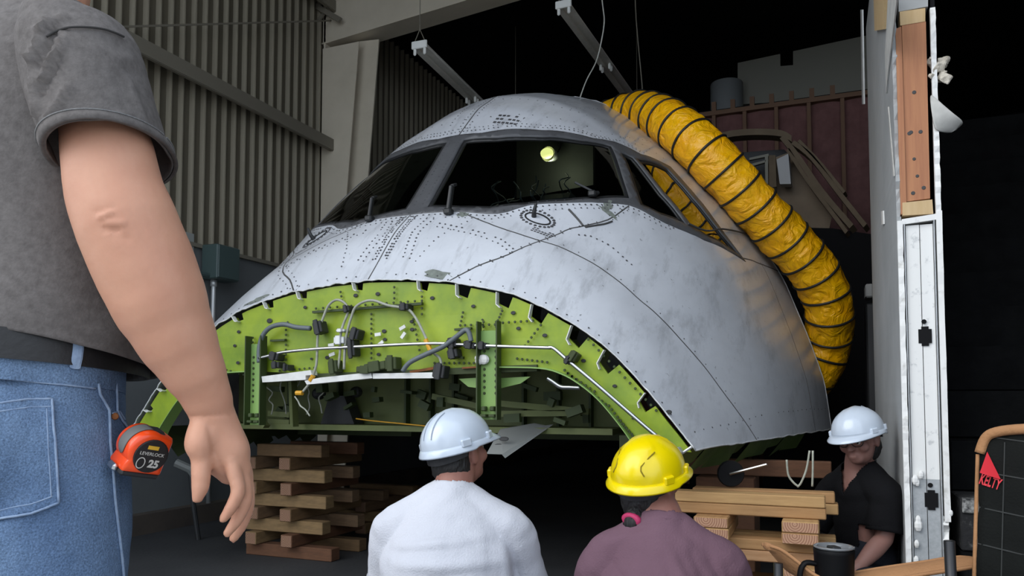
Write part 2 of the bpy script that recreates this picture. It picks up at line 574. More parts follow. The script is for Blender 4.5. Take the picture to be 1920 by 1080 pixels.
def resamp(S, n=201):
    d = [0]
    for (a, b), (c, e) in zip(S, S[1:]): d.append(d[-1] + hypot(c - a, e - b))
    d = [x / d[-1] for x in d]
    P = []
    for i in range(n):
        t = i / (n - 1)
        P.append([interp(t, list(zip(d, [p[0] for p in S]))), interp(t, list(zip(d, [p[1] for p in S])))])
    for _ in range(12):
        P = [P[0]] + [[(P[i - 1][k] + 2 * P[i][k] + P[i + 1][k]) / 4 for k in (0, 1)] for i in range(1, n - 1)] + [P[-1]]
    return [(p[0] / P[-1][0], (p[1] - ZB) / (P[0][1] - ZB)) for p in P]


N0, N1 = resamp(S0), resamp(S1)
CPs = [(i * 0.02, interp(i * 0.02, CP)) for i in range(136)]
for _ in range(6):
    CPs = [CPs[0]] + [(CPs[i][0], (CPs[i - 1][1] + 2 * CPs[i][1] + CPs[i + 1][1]) / 4) for i in range(1, 135)] + [CPs[-1]]


def surf(s, t):
    a = min(abs(t), 1.0) * 200
    i = min(int(a), 199); f = a - i
    sc = min(max(s, 0), SL)
    w = (sc / SL) ** 0.8
    u0 = N0[i][0] * (1 - f) + N0[i + 1][0] * f; z0 = N0[i][1] * (1 - f) + N0[i + 1][1] * f
    u1 = N1[i][0] * (1 - f) + N1[i + 1][0] * f; z1 = N1[i][1] * (1 - f) + N1[i + 1][1] * f
    j = min(sc / 0.02, 134.999); jj = int(j); g = j - jj
    Hh = CPs[jj][1] * (1 - g) + CPs[jj + 1][1] * g - ZB
    A = 1.582 + (2.12 - 1.582) * sc / SL
    return Vector((AX + (1 if t >= 0 else -1) * (u0 * (1 - w) + u1 * w) * A, AY + s, ZB + (z0 * (1 - w) + z1 * w) * Hh))


def snorm(s, t):
    e = 0.01
    a = surf(min(s + e, SL), t) - surf(max(s - e, 0), t)
    b = surf(s, min(t + e, 1)) - surf(s, max(t - e, -1))
    n = a.cross(b)
    n.normalize()
    c = Vector((AX, AY + s, 1.2))
    if n.dot(surf(s, t) - c) < 0: n = -n
    return n


def son(s, t, h=0.0): return surf(s, t) + snorm(s, t) * h


KT = 2.4
FRONT = [(0.973, 0.022), (0.998, 0.111), (1.092, 0.212), (1.233, 0.295), (1.372, 0.354), (1.154, 0.428), (1.011, 0.483), (0.83, 0.427), (0.704, 0.36), (0.585, 0.281), (0.508, 0.2), (0.481, 0.119), (0.486, 0.03)]
W2 = [(1.368, 0.38), (1.423, 0.407), (1.31, 0.515), (1.306, 0.598), (1.127, 0.553), (1.035, 0.509)]
W3 = [(1.449, 0.415), (1.774, 0.447), (1.722, 0.535), (1.79, 0.618), (1.889, 0.667), (1.497, 0.634), (1.358, 0.605), (1.356, 0.514)]
BLOW = [(0.417, 0.0), (0.427, 0.043), (0.449, 0.152), (0.478, 0.23), (0.584, 0.289), (0.69, 0.363), (0.806, 0.433), (0.953, 0.492), (1.096, 0.572), (1.389, 0.638), (1.927, 0.68)]
BUP = [(1.02, 0.0), (1.028, 0.059), (1.15, 0.2), (1.323, 0.311), (1.455, 0.347), (1.565, 0.405), (1.898, 0.435), (1.83, 0.529), (1.86, 0.616)]
SEAM_A = [(0.0, 0.236), (0.007, 0.242), (0.094, 0.285), (0.192, 0.344), (0.35, 0.382), (0.521, 0.411), (0.605, 0.44), (0.752, 0.477), (0.94, 0.4925)]
SEAM_B = [(0.436, 0.148), (0.367, 0.252), (0.358, 0.38), (0.392, 0.477), (0.417, 0.543), (0.433, 0.647), (0.463, 0.692), (0.524, 0.772), (0.598, 0.846), (0.685, 0.913), (0.841, 0.984), (0.877, 1.0)]
SEAM_C = [(0.0, 0.0), (0.2, 0.0), (0.417, 0.0)]
SEAM_CR = [(1.02, 0.0), (1.3, 0.0), (1.7, 0.0), (2.1, 0.0), (2.4, 0.0), (2.7, 0.0)]
SEAM_R = [(1.915, 0.672), (2.2, 0.672), (2.7, 0.672)]
SEAM_E = [(2.3, 0.672), (2.25, 0.83), (2.2, 1.0)]


def mirror(P): return [(s, -t) for s, t in P]


def shrink(P, f):
    cs = sum(p[0] for p in P) / len(P); ct = sum(p[1] for p in P) / len(P)
    return [(cs + (p[0] - cs) * f, ct + (p[1] - ct) * f) for p in P]


def inset(P, d):                 # move each side of an outline inwards by d (in the s, KT*t plane)
    Q = [Vector((p[0], p[1] * KT)) for p in P]
    n = len(Q)
    area = sum(Q[i].x * Q[(i + 1) % n].y - Q[(i + 1) % n].x * Q[i].y for i in range(n))
    sg = 1 if area > 0 else -1
    out = []
    for i in range(n):
        e0 = (Q[i] - Q[i - 1]).normalized(); e1 = (Q[(i + 1) % n] - Q[i]).normalized()
        n0 = Vector((-e0.y, e0.x)) * sg; n1 = Vector((-e1.y, e1.x)) * sg
        b = (n0 + n1)
        b = b / max(b.length_squared, 0.4) * 2
        q = Q[i] + b * d
        out.append((q.x, q.y / KT))
    return out


def strip(P, w):                 # a line widened into a band
    Q = [Vector((p[0], p[1] * KT)) for p in P]
    L, R = [], []
    for i in range(len(Q)):
        d = (Q[min(i + 1, len(Q) - 1)] - Q[max(i - 1, 0)]).normalized()
        nn = Vector((-d.y, d.x)) * (w / 2)
        e = d * (0.012 if i == len(Q) - 1 else -0.012 if i == 0 else 0)
        L.append(Q[i] + nn + e); R.append(Q[i] - nn + e)
    return [(q.x, q.y / KT) for q in L + R[::-1]]


def spl2(P, sub=4): return [(v.x, v.y) for v in spline([(a, b, 0) for a, b in P], sub)]


band = spl2(BLOW, 3) + BUP[::-1] + mirror(BUP)[1:] + mirror(spl2(BLOW, 3))[::-1][:-1]
wins = []
for P, nm in ((FRONT, 'windshield_pane'), (W2, 'side_window_pane'), (W3, 'side_window_pane')):
    for Q in (P, mirror(P)):
        wins.append((Q, inset(Q, 0.022), nm))
seams = []
for P in (SEAM_A, SEAM_B):
    seams += [strip(spl2(P, 3), 0.008), strip(spl2(mirror(P), 3), 0.008)]
seams += [strip(SEAM_C, 0.008), strip(SEAM_CR, 0.008), strip(SEAM_R, 0.007), strip(mirror(SEAM_R), 0.007), strip(SEAM_E, 0.006), strip(mirror(SEAM_E), 0.006)]

pts, edges = [], []
def loop(P, close=True):
    n0 = len(pts)
    Q = []
    for i in range(len(P)):
        a = P[i]; b = P[(i + 1) % len(P)]
        Q.append(a)
        if i < len(P) - 1 or close:
            L = hypot(b[0] - a[0], (b[1] - a[1]) * KT)
            m = int(L / 0.05)
            for k in range(1, m + 1):
                f = k / (m + 1)
                Q.append((a[0] + (b[0] - a[0]) * f, a[1] + (b[1] - a[1]) * f))
    for p in Q:
        pts.append((min(max(p[0], 0), SL), min(max(p[1], -1), 1)))
    for i in range(len(Q) - (0 if close else 1)):
        edges.append((n0 + i, n0 + (i + 1) % len(Q)))
    return pts[n0:]
loop([(0, -1), (SL, -1), (SL, 1), (0, 1)])
loop(band)
for Q, I, nm in wins:
    loop(Q); loop(I)
seam_polys = [[(min(max(p[0], 0), SL), min(max(p[1], -1), 1)) for p in sp] for sp in seams]
for sp in seam_polys: loop(sp)
ns, nt_ = 76, 136
for i in range(1, ns):
    for j in range(1, nt_):
        s_ = SL * (i + (0.5 if j % 2 else 0)) / ns
        if s_ < SL - .01: pts.append((s_, -1 + 2 * j / nt_))
res = geometry.delaunay_2d_cdt([Vector((p[0], p[1] * KT)) for p in pts], edges, [], 0, 1e-5)
V2 = [(v.x, v.y / KT) for v in res[0]]
F2 = [tuple(f) for f in res[2]]
def bbox(P): return (min(p[0] for p in P), max(p[0] for p in P), min(p[1] for p in P), max(p[1] for p in P))
def hit(p, P, bb): return bb[0] <= p[0] <= bb[1] and bb[2] <= p[1] <= bb[3] and inside(p, P)
wbb = [(Q, bbox(Q), I, bbox(I)) for Q, I, nm in wins]
sbb = [(sp, bbox(sp)) for sp in seam_polys]
bb_band = bbox(band)
kind_of = []
for f in F2:
    c = (sum(V2[i][0] for i in f) / 3, sum(V2[i][1] for i in f) / 3)
    k = 'skin'
    for wi, (Q, qb, I, ib) in enumerate(wbb):
        if hit(c, Q, qb):
            k = ('pane', wi) if hit(c, I, ib) else ('seal', wi)
            break
    if k == 'skin':
        if hit(c, band, bb_band): k = 'band'
        else:
            for si, (sp, b_) in enumerate(sbb):
                if hit(c, sp, b_): k = ('joint', si); break
    kind_of.append(k)
# connected pieces of skin between the seams
e2f = {}
for fi, f in enumerate(F2):
    if kind_of[fi] != 'skin': continue
    for a, b in ((f[0], f[1]), (f[1], f[2]), (f[2], f[0])):
        e2f.setdefault((min(a, b), max(a, b)), []).append(fi)
comp = {}
nc = 0
for fi in range(len(F2)):
    if kind_of[fi] != 'skin' or fi in comp: continue
    st = [fi]; comp[fi] = nc
    while st:
        g = st.pop(); f = F2[g]
        for a, b in ((f[0], f[1]), (f[1], f[2]), (f[2], f[0])):
            for h in e2f[(min(a, b), max(a, b))]:
                if h not in comp: comp[h] = nc; st.append(h)
    nc += 1
def skin_pt(s, t):
    p = surf(s, t)
    if s < 0.06:                                     # torn front edge
        j = noise.noise(Vector((t * 46, 3.1, 0))) * 0.010 + noise.noise(Vector((t * 150, 9, 0))) * 0.004
        p.y += j * (1 - s / 0.06); p.z -= j * 0.6 * (1 - s / 0.06)
    if s > SL - 0.08:
        p.y += noise.noise(Vector((t * 30, 7.7, 2))) * 0.035 * (1 - (SL - s) / 0.08)
    if abs(t) > 0.985:
        p.z += noise.noise(Vector((s * 9, 1.7, t))) * 0.006
    p.z += noise.noise(Vector((s * 5.0, t * 9.0, 4.0))) * 0.004      # light oil-canning of the old sheet
    return p


P3 = [skin_pt(s, t) for (s, t) in V2]
VN = [Vector((0, 0, 0)) for _ in P3]
for f in F2:
    n = (P3[f[1]] - P3[f[0]]).cross(P3[f[2]] - P3[f[0]])
    if n.dot(snorm(sum(V2[i][0] for i in f) / 3, sum(V2[i][1] for i in f) / 3)) < 0: n = -n
    for i in f: VN[i] += n
for n in VN: n.normalize()


def piece(name, keep, material, off=0.0, thick=0.004, parent=None):
    used = {}; V = []; Fc = []
    for fi in keep:
        f = []
        for i in F2[fi]:
            if i not in used:
                used[i] = len(V)
                V.append(P3[i] + (snorm(*V2[i]) * off if off else Vector((0, 0, 0))))
            f.append(used[i])
        n = geometry.normal([V[i] for i in f])
        c = F2[fi]
        if n.dot(snorm(sum(V2[i][0] for i in c) / 3, sum(V2[i][1] for i in c) / 3)) < 0: f = f[::-1]
        Fc.append(tuple(f))
    o = put(name, V, Fc, material, parent or air, smooth=True)
    if name in ('skin_panel', 'panel_seam', 'window_frame'):
        inv = {k: i for i, k in used.items()}
        o.data.normals_split_custom_set_from_vertices([tuple(VN[inv[k]]) for k in range(len(V))])
    if thick and name not in ('skin_panel', 'panel_seam'):
        md = o.modifiers.new('t', 'SOLIDIFY'); md.thickness = thick; md.offset = -1
    return o


for c in range(nc):
    ks = [fi for fi in comp if comp[fi] == c]
    if len(ks) > 12: piece('skin_panel', ks, M['skin_paint'])
for si in range(len(seam_polys)):
    ks = [i for i, k in enumerate(kind_of) if k == ('joint', si)]
    if ks: piece('panel_seam', ks, M['seam'], 0.0004)
bandobj = piece('window_frame', [i for i, k in enumerate(kind_of) if k == 'band'], M['frame_paint'], 0.0015, 0.02)
for wi, (Q, I, nm) in enumerate(wins):
    o = piece(nm, [i for i, k in enumerate(kind_of) if k == ('pane', wi)], M['side_pane'] if wi > 3 else M['pane'], -0.012, 0)
    piece('window_seal', [i for i, k in enumerate(kind_of) if k == ('seal', wi)], M['seal'], -0.006, 0.012, o)

# bright cut metal edge round the sheet
M['cut_metal'] = mat('cut_skin_edge', (.72, .73, .74), .5, col2=(.45, .46, .47), scale=40)
for P in ([(0.0, -1 + i / 90) for i in range(181)], [(SL * i / 60, 1.0) for i in range(61)], [(SL * i / 60, -1.0) for i in range(61)], [(SL, -1 + i / 60) for i in range(121)]):
    b = MB(); b.tube([skin_pt(*p) for p in P], .0038, 6); b.build('cut_edge', M['cut_metal'], air, smooth=True)

# rivet rows
rv = MB()
def rivets(P, gap, r=0.0042, jit=0.002, skip=0.06):
    Q = [surf(*p) for p in P]
    d = [0]
    for a, b in zip(Q, Q[1:]): d.append(d[-1] + (b - a).length)
    x = gap / 2
    while x < d[-1]:
        for i in range(len(d) - 1):
            if d[i] <= x <= d[i + 1]:
                f = (x - d[i]) / max(d[i + 1] - d[i], 1e-6)
                s = P[i][0] + (P[i + 1][0] - P[i][0]) * f + random.uniform(-jit, jit)
                t = P[i][1] + (P[i + 1][1] - P[i][1]) * f + random.uniform(-jit, jit) / 2
                if random.random() > skip and 0 < s < SL and abs(t) < 1:
                    rv.disc(son(s, t, 0.0022), snorm(s, t), r * 1.2 * random.uniform(.8, 1.1), 6, 0.0014)
                break
        x += gap
def shift(P, ds, dt): return [(s + ds, t + dt) for s, t in P]
both = lambda P: (P, mirror(P))
for dt in (-0.02, -0.012, 0.012, 0.02):
    rivets([(0.10, dt), (0.4, dt)], 0.021)
for dt in (-0.012, 0.012):
    rivets([(0.50, dt), (0.97, dt)], 0.034, 0.003)
    rivets([(1.06, dt), (2.4, dt)], 0.04, 0.0032)
rivets([(1.06, -0.05), (1.5, -0.05)], 0.05, 0.003)
for P in both(spl2(BLOW, 3)[:26]):
    rivets(shift(P, -0.02, 0), 0.034); rivets(shift(P, -0.055, 0), 0.036, 0.003); rivets(shift(P, 0.02, 0), 0.05, 0.003)
for P in both(BUP[:6]):
    rivets(shift(P, 0.03, 0), 0.028, 0.0036); rivets(shift(P, 0.06, 0), 0.03, 0.003); rivets(shift(P, -0.012, 0), 0.045, 0.003)
    rivets(shift(P, 0.17, 0), 0.09, 0.003)
for P in both(spl2(SEAM_A, 3)):
    rivets(shift(P, 0.02, 0.008), 0.06, 0.003); rivets(shift(P, -0.02, -0.008), 0.06, 0.003)
for P in both(spl2(SEAM_B, 3)[6:]):
    rivets(shift(P, 0.025, -0.004), 0.085, 0.0026)
for P in both([(0.527, 0.44), (0.58, 0.474), (0.6, 0.521), (0.6, 0.59)]): rivets(P, 0.033)
for P in both([(0.33, 0.1), (0.3, 0.2), (0.27, 0.3), (0.22, 0.36)]): rivets(P, 0.036); rivets(shift(P, -0.03, 0), 0.036, 0.003)
for P in both([(0.38, 0.06), (0.25, 0.05), (0.1, 0.07)]): rivets(P, 0.03, .0035); rivets(shift(P, 0, 0.02), 0.034, .0035)
for P in both([(0.38, 0.18), (0.2, 0.13), (0.08, 0.11)]): rivets(P, 0.04, .003)
for P in both([(0.025, 0.03), (0.025, 0.95)]): rivets(P, 0.055, 0.003)
for P in both([(0.06, 0.96), (2.6, 0.96)]): rivets(P, 0.11, 0.003)
for tt in (0.2, 0.34):
    for P in both([(1.55, tt), (2.6, tt)]): rivets(P, 0.08, 0.0028)
for P in both([(1.5, 0.0), (1.55, 0.2), (1.72, 0.33), (1.95, 0.42)]): rivets(P, 0.06, 0.0028)
o = rv.build('skin_rivets', M['rivet'], air); o['kind'] = 'stuff'

# oval access cover with dark studs, one each side of the nose
for sg in (1, -1):
    c0, t0 = 0.523, 0.332 * sg
    if sg < 0: c0 = 0.54
    def op(a, rs, rt): return (c0 + rs * sin(a) - 0.35 * rt * cos(a) * sg * 0, t0 + rt * cos(a))
    b = MB()
    ring = []
    for k in range(32):
        a = 2 * pi * k / 32
        s_, t_ = op(a, 0.036, 0.036)
        s2, t2 = op(a, 0.029, 0.032)
        ring.append([son(s_, t_, -0.001), son(s_, t_, 0.004), son(s2, t2, 0.004), son(s2, t2, -0.001)])
    b.rings(ring, cap=False, closed=True)
    cov = b.build('access_cover_rim', M['dark'], air)
    b = MB()
    for k in range(22):
        a = 2 * pi * k / 22
        s_, t_ = op(a, 0.052, 0.045)
        b.disc(son(s_, t_, 0.001), snorm(s_, t_), 0.0075, 6, 0.003)
    b.build('cover_studs', M['rivet'], cov)
    b = MB()
    p = op(2.6, 0.012, 0.014)
    b.limb([son(*p, 0.0), son(*p, 0.03), son(p[0] + .015, p[1], 0.065)], [0.014, 0.011, 0.008], 8, sub=2)
    b.build('pitot_stub', M['dark'], air)

# wiper arms
for (s_, t_, hh, ww, bend) in ((0.436, -0.123, 0.11, 0.02, 1), (0.415, 0.11, 0.13, 0.024, 1), (0.825, 0.412, 0.05, 0.02, 3)):
    b = MB()
    q = son(s_, t_, 0)
    n = snorm(s_, t_)
    b.box(q + n * 0.015, (0.045, 0.05, 0.035), bevel=0.008)
    if bend == 1:
        b.bar(q + n * 0.02, q + n * 0.03 + Vector((0.012, 0.02, hh)), ww * 1.4, ww * 0.9, bevel=0.005)
        b.bar(q + n * 0.03 + Vector((0.012, 0.02, hh)), q + n * 0.035 + Vector((0.016, 0.06, hh + 0.012)), ww, ww * 0.7, bevel=0.004)
    else:
        e = son(s_ - 0.03, t_ - 0.035, 0.03)
        b.bar(q + n * 0.03, e + Vector((-0.02, -0.0, 0.035)), 0.012, 0.01)
        b.bar(q + n * 0.02, son(s_ + 0.03, t_ + 0.01, 0.015), 0.03, 0.02, bevel=0.006)
    b.build('wiper_arm', M['seal'], air)

# smears, bare patches and a stencil on the skin: thin raised sealant flakes
def patch(name, c, rs, rt, m, seed, n=18, h=0.0012):
    rng = random.Random(seed)
    b = MB()
    ring = []
    for k in range(n):
        a = 2 * pi * k / n
        q = rng.uniform(0.55, 1.1)
        ring.append(son(c[0] + rs * q * sin(a), c[1] + rt * q * cos(a), h))
    b.add([son(c[0], c[1], h)] + ring, [(0, 1 + k, 1 + (k + 1) % n) for k in range(n)])
    return b.build(name, m, air)
M['flake'] = mat('grey_sealant', (0.22, 0.25, 0.22), 0.8, col2=(0.1, 0.11, 0.1), scale=40)
patch('sealant_patch', (0.425, 0.145), 0.03, 0.018, M['flake'], 1)
patch('sealant_patch', (0.84, 0.455), 0.05, 0.012, M['flake'], 2)
patch('sealant_patch', (0.80, 0.467), 0.02, 0.03, M['flake'], 3)
patch('sealant_patch', (0.03, 0.2), 0.028, 0.05, M['flake'], 4)
patch('sealant_patch', (0.03, -0.38), 0.02, 0.05, M['flake'], 5)
for P in ([(0.605, 0.44), (0.64, 0.405), (0.66, 0.385)], [(0.605, 0.446), (0.7, 0.475), (0.76, 0.487)]):
    b = MB()
    ring = spl2(P, 5)
    b.tube([son(*p, 0.001) for p in ring], 0.006, 6)
    b.build('torn_seam_edge', M['seam'], air)
st = MB()
rng = random.Random(5)
def stencil(c, rows, cols, ds, dt, r):
    for i in range(rows):
        for j in range(cols):
            if rng.random() < 0.2: continue
            s_ = c[0] + (i - rows / 2) * ds; t_ = c[1] + (j - cols / 2) * dt
            p = [son(s_ - r, t_ - dt * .35, 0.001), son(s_ - r, t_ + dt * .35, 0.001), son(s_ + r, t_ + dt * .35, 0.001), son(s_ + r, t_ - dt * .35, 0.001)]
            st.add(p, [(0, 1, 2, 3)])
stencil((1.20, 0.122), 3, 9, 0.04, 0.011, 0.009)
stencil((0.447, 0.372), 3, 7, 0.016, 0.0085, 0.0045)
stencil((0.47, -0.36), 2, 6, 0.016, 0.0085, 0.0045)
st.build('stencil_marks', M['rivet'], air)['kind'] = 'stuff'

# ---------------- front bulkhead
XY = lambda x, y, o=0.0: on_y(x, y, AY - o)
PL = 0.02
outer = []
for i in range(-60, 61):
    p = surf(0, i / 60)
    k = 1 - 0.012
    outer.append((AX + (p.x - AX) * k, p.z - 0.010))
inner_r = [(1.33, .744), (1.31, .79), (1.242, .879), (1.17, .959), (1.09, 1.022), (1.01, 1.066), (.91, 1.092), (.7, 1.10), (0.35, 1.085), (0, 1.08)]
inner = [(AX + u, z) for u, z in inner_r] + [(AX - u, z) for u, z in inner_r[:-1]][::-1]
poly = outer + inner
notch_px = [(790, 528, 20), (870, 532, 22), (945, 549, 24), (1013, 578, 26), (1090, 620, 28), (1150, 668, 28), (1218, 742, 22), (670, 530, 18), (567, 546, 18), (500, 563, 18), (440, 585, 18), (287, 705, 16), (265, 755, 14)]
notches = []
for (x, y, w) in notch_px:
    # nearest outline point and local frame
    c = XY(x, y); best = min(range(1, len(outer) - 1), key=lambda i: hypot(outer[i][0] - c.x, outer[i][1] - c.z))
    e = Vector((outer[best + 1][0] - outer[best - 1][0], outer[best + 1][1] - outer[best - 1][1])).normalized()
    nn = Vector((e.y, -e.x))
    if nn.y > 0: nn = -nn
    o_ = Vector(outer[best]); hw = w / 380.0 * (0.70 if w > 21 else 0.58)
    notches.append((o_, e, nn, hw))
nz = [[tuple(o_ - e * hw - nn * 0.02), tuple(o_ + e * hw - nn * 0.02), tuple(o_ + e * hw * 0.75 + nn * hw * 1.25), tuple(o_ - e * hw * 0.55 + nn * hw * 1.0)] for o_, e, nn, hw in notches]
bp, be = [], []
def lp(P, step=0.06):
    n0 = len(bp); Q = []
    for i in range(len(P)):
        a, b = P[i], P[(i + 1) % len(P)]
        Q.append(a)
        m = int(hypot(b[0] - a[0], b[1] - a[1]) / step)
        for k in range(1, m + 1): Q.append((a[0] + (b[0] - a[0]) * k / (m + 1), a[1] + (b[1] - a[1]) * k / (m + 1)))
    bp.extend(Q)
    be.extend((n0 + i, n0 + (i + 1) % len(Q)) for i in range(len(Q)))
lp(poly)
for q in nz: lp(q)
for i in range(54):
    for j in range(14): bp.append((AX - 1.6 + i * 0.06, 0.75 + j * 0.06))
r2 = geometry.delaunay_2d_cdt([Vector(p) for p in bp], be, [], 0, 1e-5)
bv = [(v.x, v.y) for v in r2[0]]
fs = []
for f in r2[2]:
    c = (sum(bv[i][0] for i in f) / 3, sum(bv[i][1] for i in f) / 3)
    if inside(c, poly) and not any(inside(c, q) for q in nz): fs.append(tuple(f))
used = sorted({i for f in fs for i in f}); mp_ = {i: k for k, i in enumerate(used)}
bv3 = []
for i in used:
    x, z = bv[i]
    bv3.append(Vector((x, AY + 0.012 + noise.noise(Vector((x * 4, z * 6, 1))) * 0.006, z)))
bk = put('bulkhead_web', bv3, [tuple(mp_[i] for i in (f if geometry.normal([Vector((bv[k][0], 0, bv[k][1])) for k in f]).y < 0 else f[::-1])) for f in fs], M['primer'], air)
md = bk.modifiers.new('t', 'SOLIDIFY'); md.thickness = PL; md.offset = -1
# bent flange along the inner arch
b = MB()
arch = [(AX + u, z) for u, z in inner_r[:8]]
for path in (arch, [(2 * AX - x, z) for x, z in arch]):
    b = MB()
    q = spline([(x, AY - 0.012, z - 0.004) for x, z in path], 4)
    b.rings([[p + Vector((0, -0.02, 0)), p + Vector((0, 0.06, 0)), p + Vector((0, 0.06, 0.006)), p + Vector((0, -0.02, 0.006))] for p in q])
    b.build('arch_flange', M['primer_pale'], air)
# bright stringer clips at every notch and the dark pocket behind
for (o_, e, nn, hw) in notches:
    b = MB()
    P = [o_ - e * hw * 0.75 - nn * 0.004, o_ - e * hw * 0.45 + nn * hw * 1.15, o_ + e * hw * 0.05 + nn * hw * 1.4]
    P = [Vector((p.x, AY - 0.004, p.y)) for p in P]
    b.bar(P[0], P[1], 0.004, 0.03, hint=(0, 1, 0)); b.bar(P[1], P[2], 0.004, 0.03, hint=(0, 1, 0))
    b.build('stringer_clip', M['white'], air)
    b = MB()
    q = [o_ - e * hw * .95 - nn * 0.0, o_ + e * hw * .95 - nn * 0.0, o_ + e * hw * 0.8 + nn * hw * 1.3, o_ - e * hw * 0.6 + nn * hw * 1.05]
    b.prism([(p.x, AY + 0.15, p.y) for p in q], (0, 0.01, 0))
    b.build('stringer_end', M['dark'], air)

# holes, rivets and doublers on the web
C6 = lambda x, y: (400 + x / 3.375, 500 + y / 3.375)
C7 = lambda x, y: (860 + x / 3.375, 580 + y / 3.375)
C5 = lambda x, y: (560 + x / 3, 340 + y / 3)
b = MB()
holes = [C6(*p) + (r,) for *p, r in [(355, 342, 19), (160, 412, 13), (135, 500, 12), (155, 608, 13), (580, 257, 12), (900, 182, 14), (1040, 172, 14), (1385, 198, 13), (1255, 347, 12), (1257, 397, 13), (620, 583, 9), (720, 575, 14), (1045, 555, 12), (1365, 550, 13), (1645, 250, 12), (470, 350, 6), (1080, 408, 14), (1085, 460, 12), (790, 480, 10), (245, 505, 7)]] + \
        [C7(*p) + (r,) for *p, r in [(545, 165, 13), (378, 120, 12), (987, 485, 11), (345, 22, 13), (1105, 690, 8), (790, 325, 12), (150, 65, 6), (1330, 650, 14)]]
for x, y, r in holes:
    b.disc(XY(x, y, -0.008 + 0.002), (0, -1, 0), r / 3.375 / 385, 10, 0.0015, r / 3.375 / 385 * .7)
b.build('web_holes', M['dark'], air)['kind'] = 'stuff'
b = MB()
def brow(a, c, n, r=0.0055, f=C6):
    for k in range(n):
        x = a[0] + (c[0] - a[0]) * k / max(n - 1, 1); y = a[1] + (c[1] - a[1]) * k / max(n - 1, 1)
        p = XY(*f(x, y), 0.0); 
        b.disc(Vector((p.x, AY - 0.0, p.z)), (0, -1, 0), r, 6, 0.004)
for a, c, n in (((1145, 130), (1145, 200), 3), ((1000, 300), (1000, 640), 12), ((805, 160), (815, 215), 3), ((1320, 190), (1320, 300), 4), ((650, 265), (1320, 215), 16), ((1580, 290), (1540, 480), 8),
                ((250, 450), (250, 680), 9), ((310, 450), (310, 680), 9), ((30, 640), (220, 690), 8), ((460, 400), (460, 620), 8), ((1710, 350), (1710, 500), 6), ((1790, 350), (1790, 500), 6),
                ((1400, 610), (1680, 610), 10), ((420, 660), (640, 640), 8), ((1260, 300), (1310, 560), 9)):
    brow(a, c, n)
for a, c, n in (((280, 85), (470, 72), 6), ((520, 100), (420, 230), 6), ((275, 10), (240, 90), 5), ((370, 312), (560, 335), 7), ((670, 385), (930, 600), 12), ((690, 405), (860, 520), 7), ((1015, 700), (1095, 790), 5), ((950, 610), (1100, 800), 9), ((40, 100), (230, 96), 6), ((820, 190), (1250, 640), 14)):
    brow(a, c, n, 0.0055, C7)
b.build('web_rivets', M['dark_green'], air)['kind'] = 'stuff'

# vertical posts bolted to the web
def post(x0, x1, yt, ybt, yb, inset_bot=0):
    a, c, d = XY(x0, yt, .02), XY(x1, yt, .02), XY(x1, yb, .02)
    lo, hi = d.z, a.z
    b = MB()
    xl, xr = a.x, c.x
    mid = XY(x0, ybt, 0.02).z
    b.box(((xl + xr) / 2, AY - 0.014, (lo + hi - 0.04) / 2), (xr - xl, 0.006, hi - lo - 0.04))
    p = b.build('post_web', M['primer_pale'], air)
    for xx in (xl, xr):
        b = MB(); b.box((xx, AY - 0.035, (lo + hi) / 2), (0.006, 0.05, hi - lo)); b.build('post_flange', M['dark_green'], p)
    b = MB()
    for k in range(9):
        for xx in (xl + .02, xr - .02):
            b.disc((xx, AY - 0.0175, lo + 0.12 + (hi - lo - .2) * k / 9), (0, -1, 0), 0.006, 6, 0.003)
    for xx in (xl + .03, xr - .025):
        b.box((xx, AY - 0.04, lo + 0.05), (0.022, 0.03, 0.022), bevel=0.004)
        b.box((xx, AY - 0.04, lo + 0.018), (0.03, 0.04, 0.014), bevel=0.003)
    b.build('post_bolts', M['dark_green'], p)
    return p
post(470, 498, 631, 706, 797)
post(900.5, 937, 604, 690, 787)
# horizontal dark channel and small strips
def strip_px(p, q, w, m, name, f=C6, dep=0.02, off=0.0):
    a, c = XY(*f(*p), off), XY(*f(*q), off)
    b = MB(); b.bar((a.x, AY - dep / 2 - off, a.z), (c.x, AY - dep / 2 - off, c.z), dep, w, hint=(0, 1, 0) if False else None)
    return b.build(name, m, air)
strip_px((640, 290), (1330, 236), 0.012, M['dark_green'], 'web_stiffener')
strip_px((375, 470), (466, 465), 0.010, M['dark_green'], 'web_stiffener')
strip_px((1536, 400), (1640, 391), 0.010, M['dark_green'], 'web_stiffener')
strip_px((1545, 570), (1590, 578), 0.012, M['dark_green'], 'web_stiffener')
# pale gusset wings either side of the right post
for P in ([C7(0, 440), C7(132, 432), C7(132, 500), C7(60, 490)], [C7(262, 435), C7(455, 425), C7(390, 470), C7(262, 500)]):
    b = MB(); b.prism([XY(x, y, -0.03) for x, y in P], (0, 0.008, 0)); b.build('post_gusset', M['primer_pale'], air)
# broken white floor-panel edge strips
for P in ([(490, 706), (582, 694), (585, 703), (573, 704), (573, 712), (492, 717)], [(571, 714), (600, 708), (695, 698), (698, 709), (575, 721)], [(699, 700), (716, 700), (817, 698), (816, 709), (699, 710)]):
    b = MB(); b.prism([XY(x, y, 0.05) for x, y in P], (0, 0.05, 0)); b.build('floor_panel_edge', M['white'], air)
b = MB(); b.bar(XY(560, 708, -0.02), XY(1010, 690, -0.02), 0.05, 0.03); b.build('floor_lip', M['primer_dark'], air)
b = MB(); b.bar(XY(770, 698, 0.012), XY(822, 689, 0.012), 0.02, 0.012); b.bar(XY(868, 690, 0.01), XY(900, 688, .01), 0.02, 0.008); b.build('rusty_floor_edge', M['rust'], air)

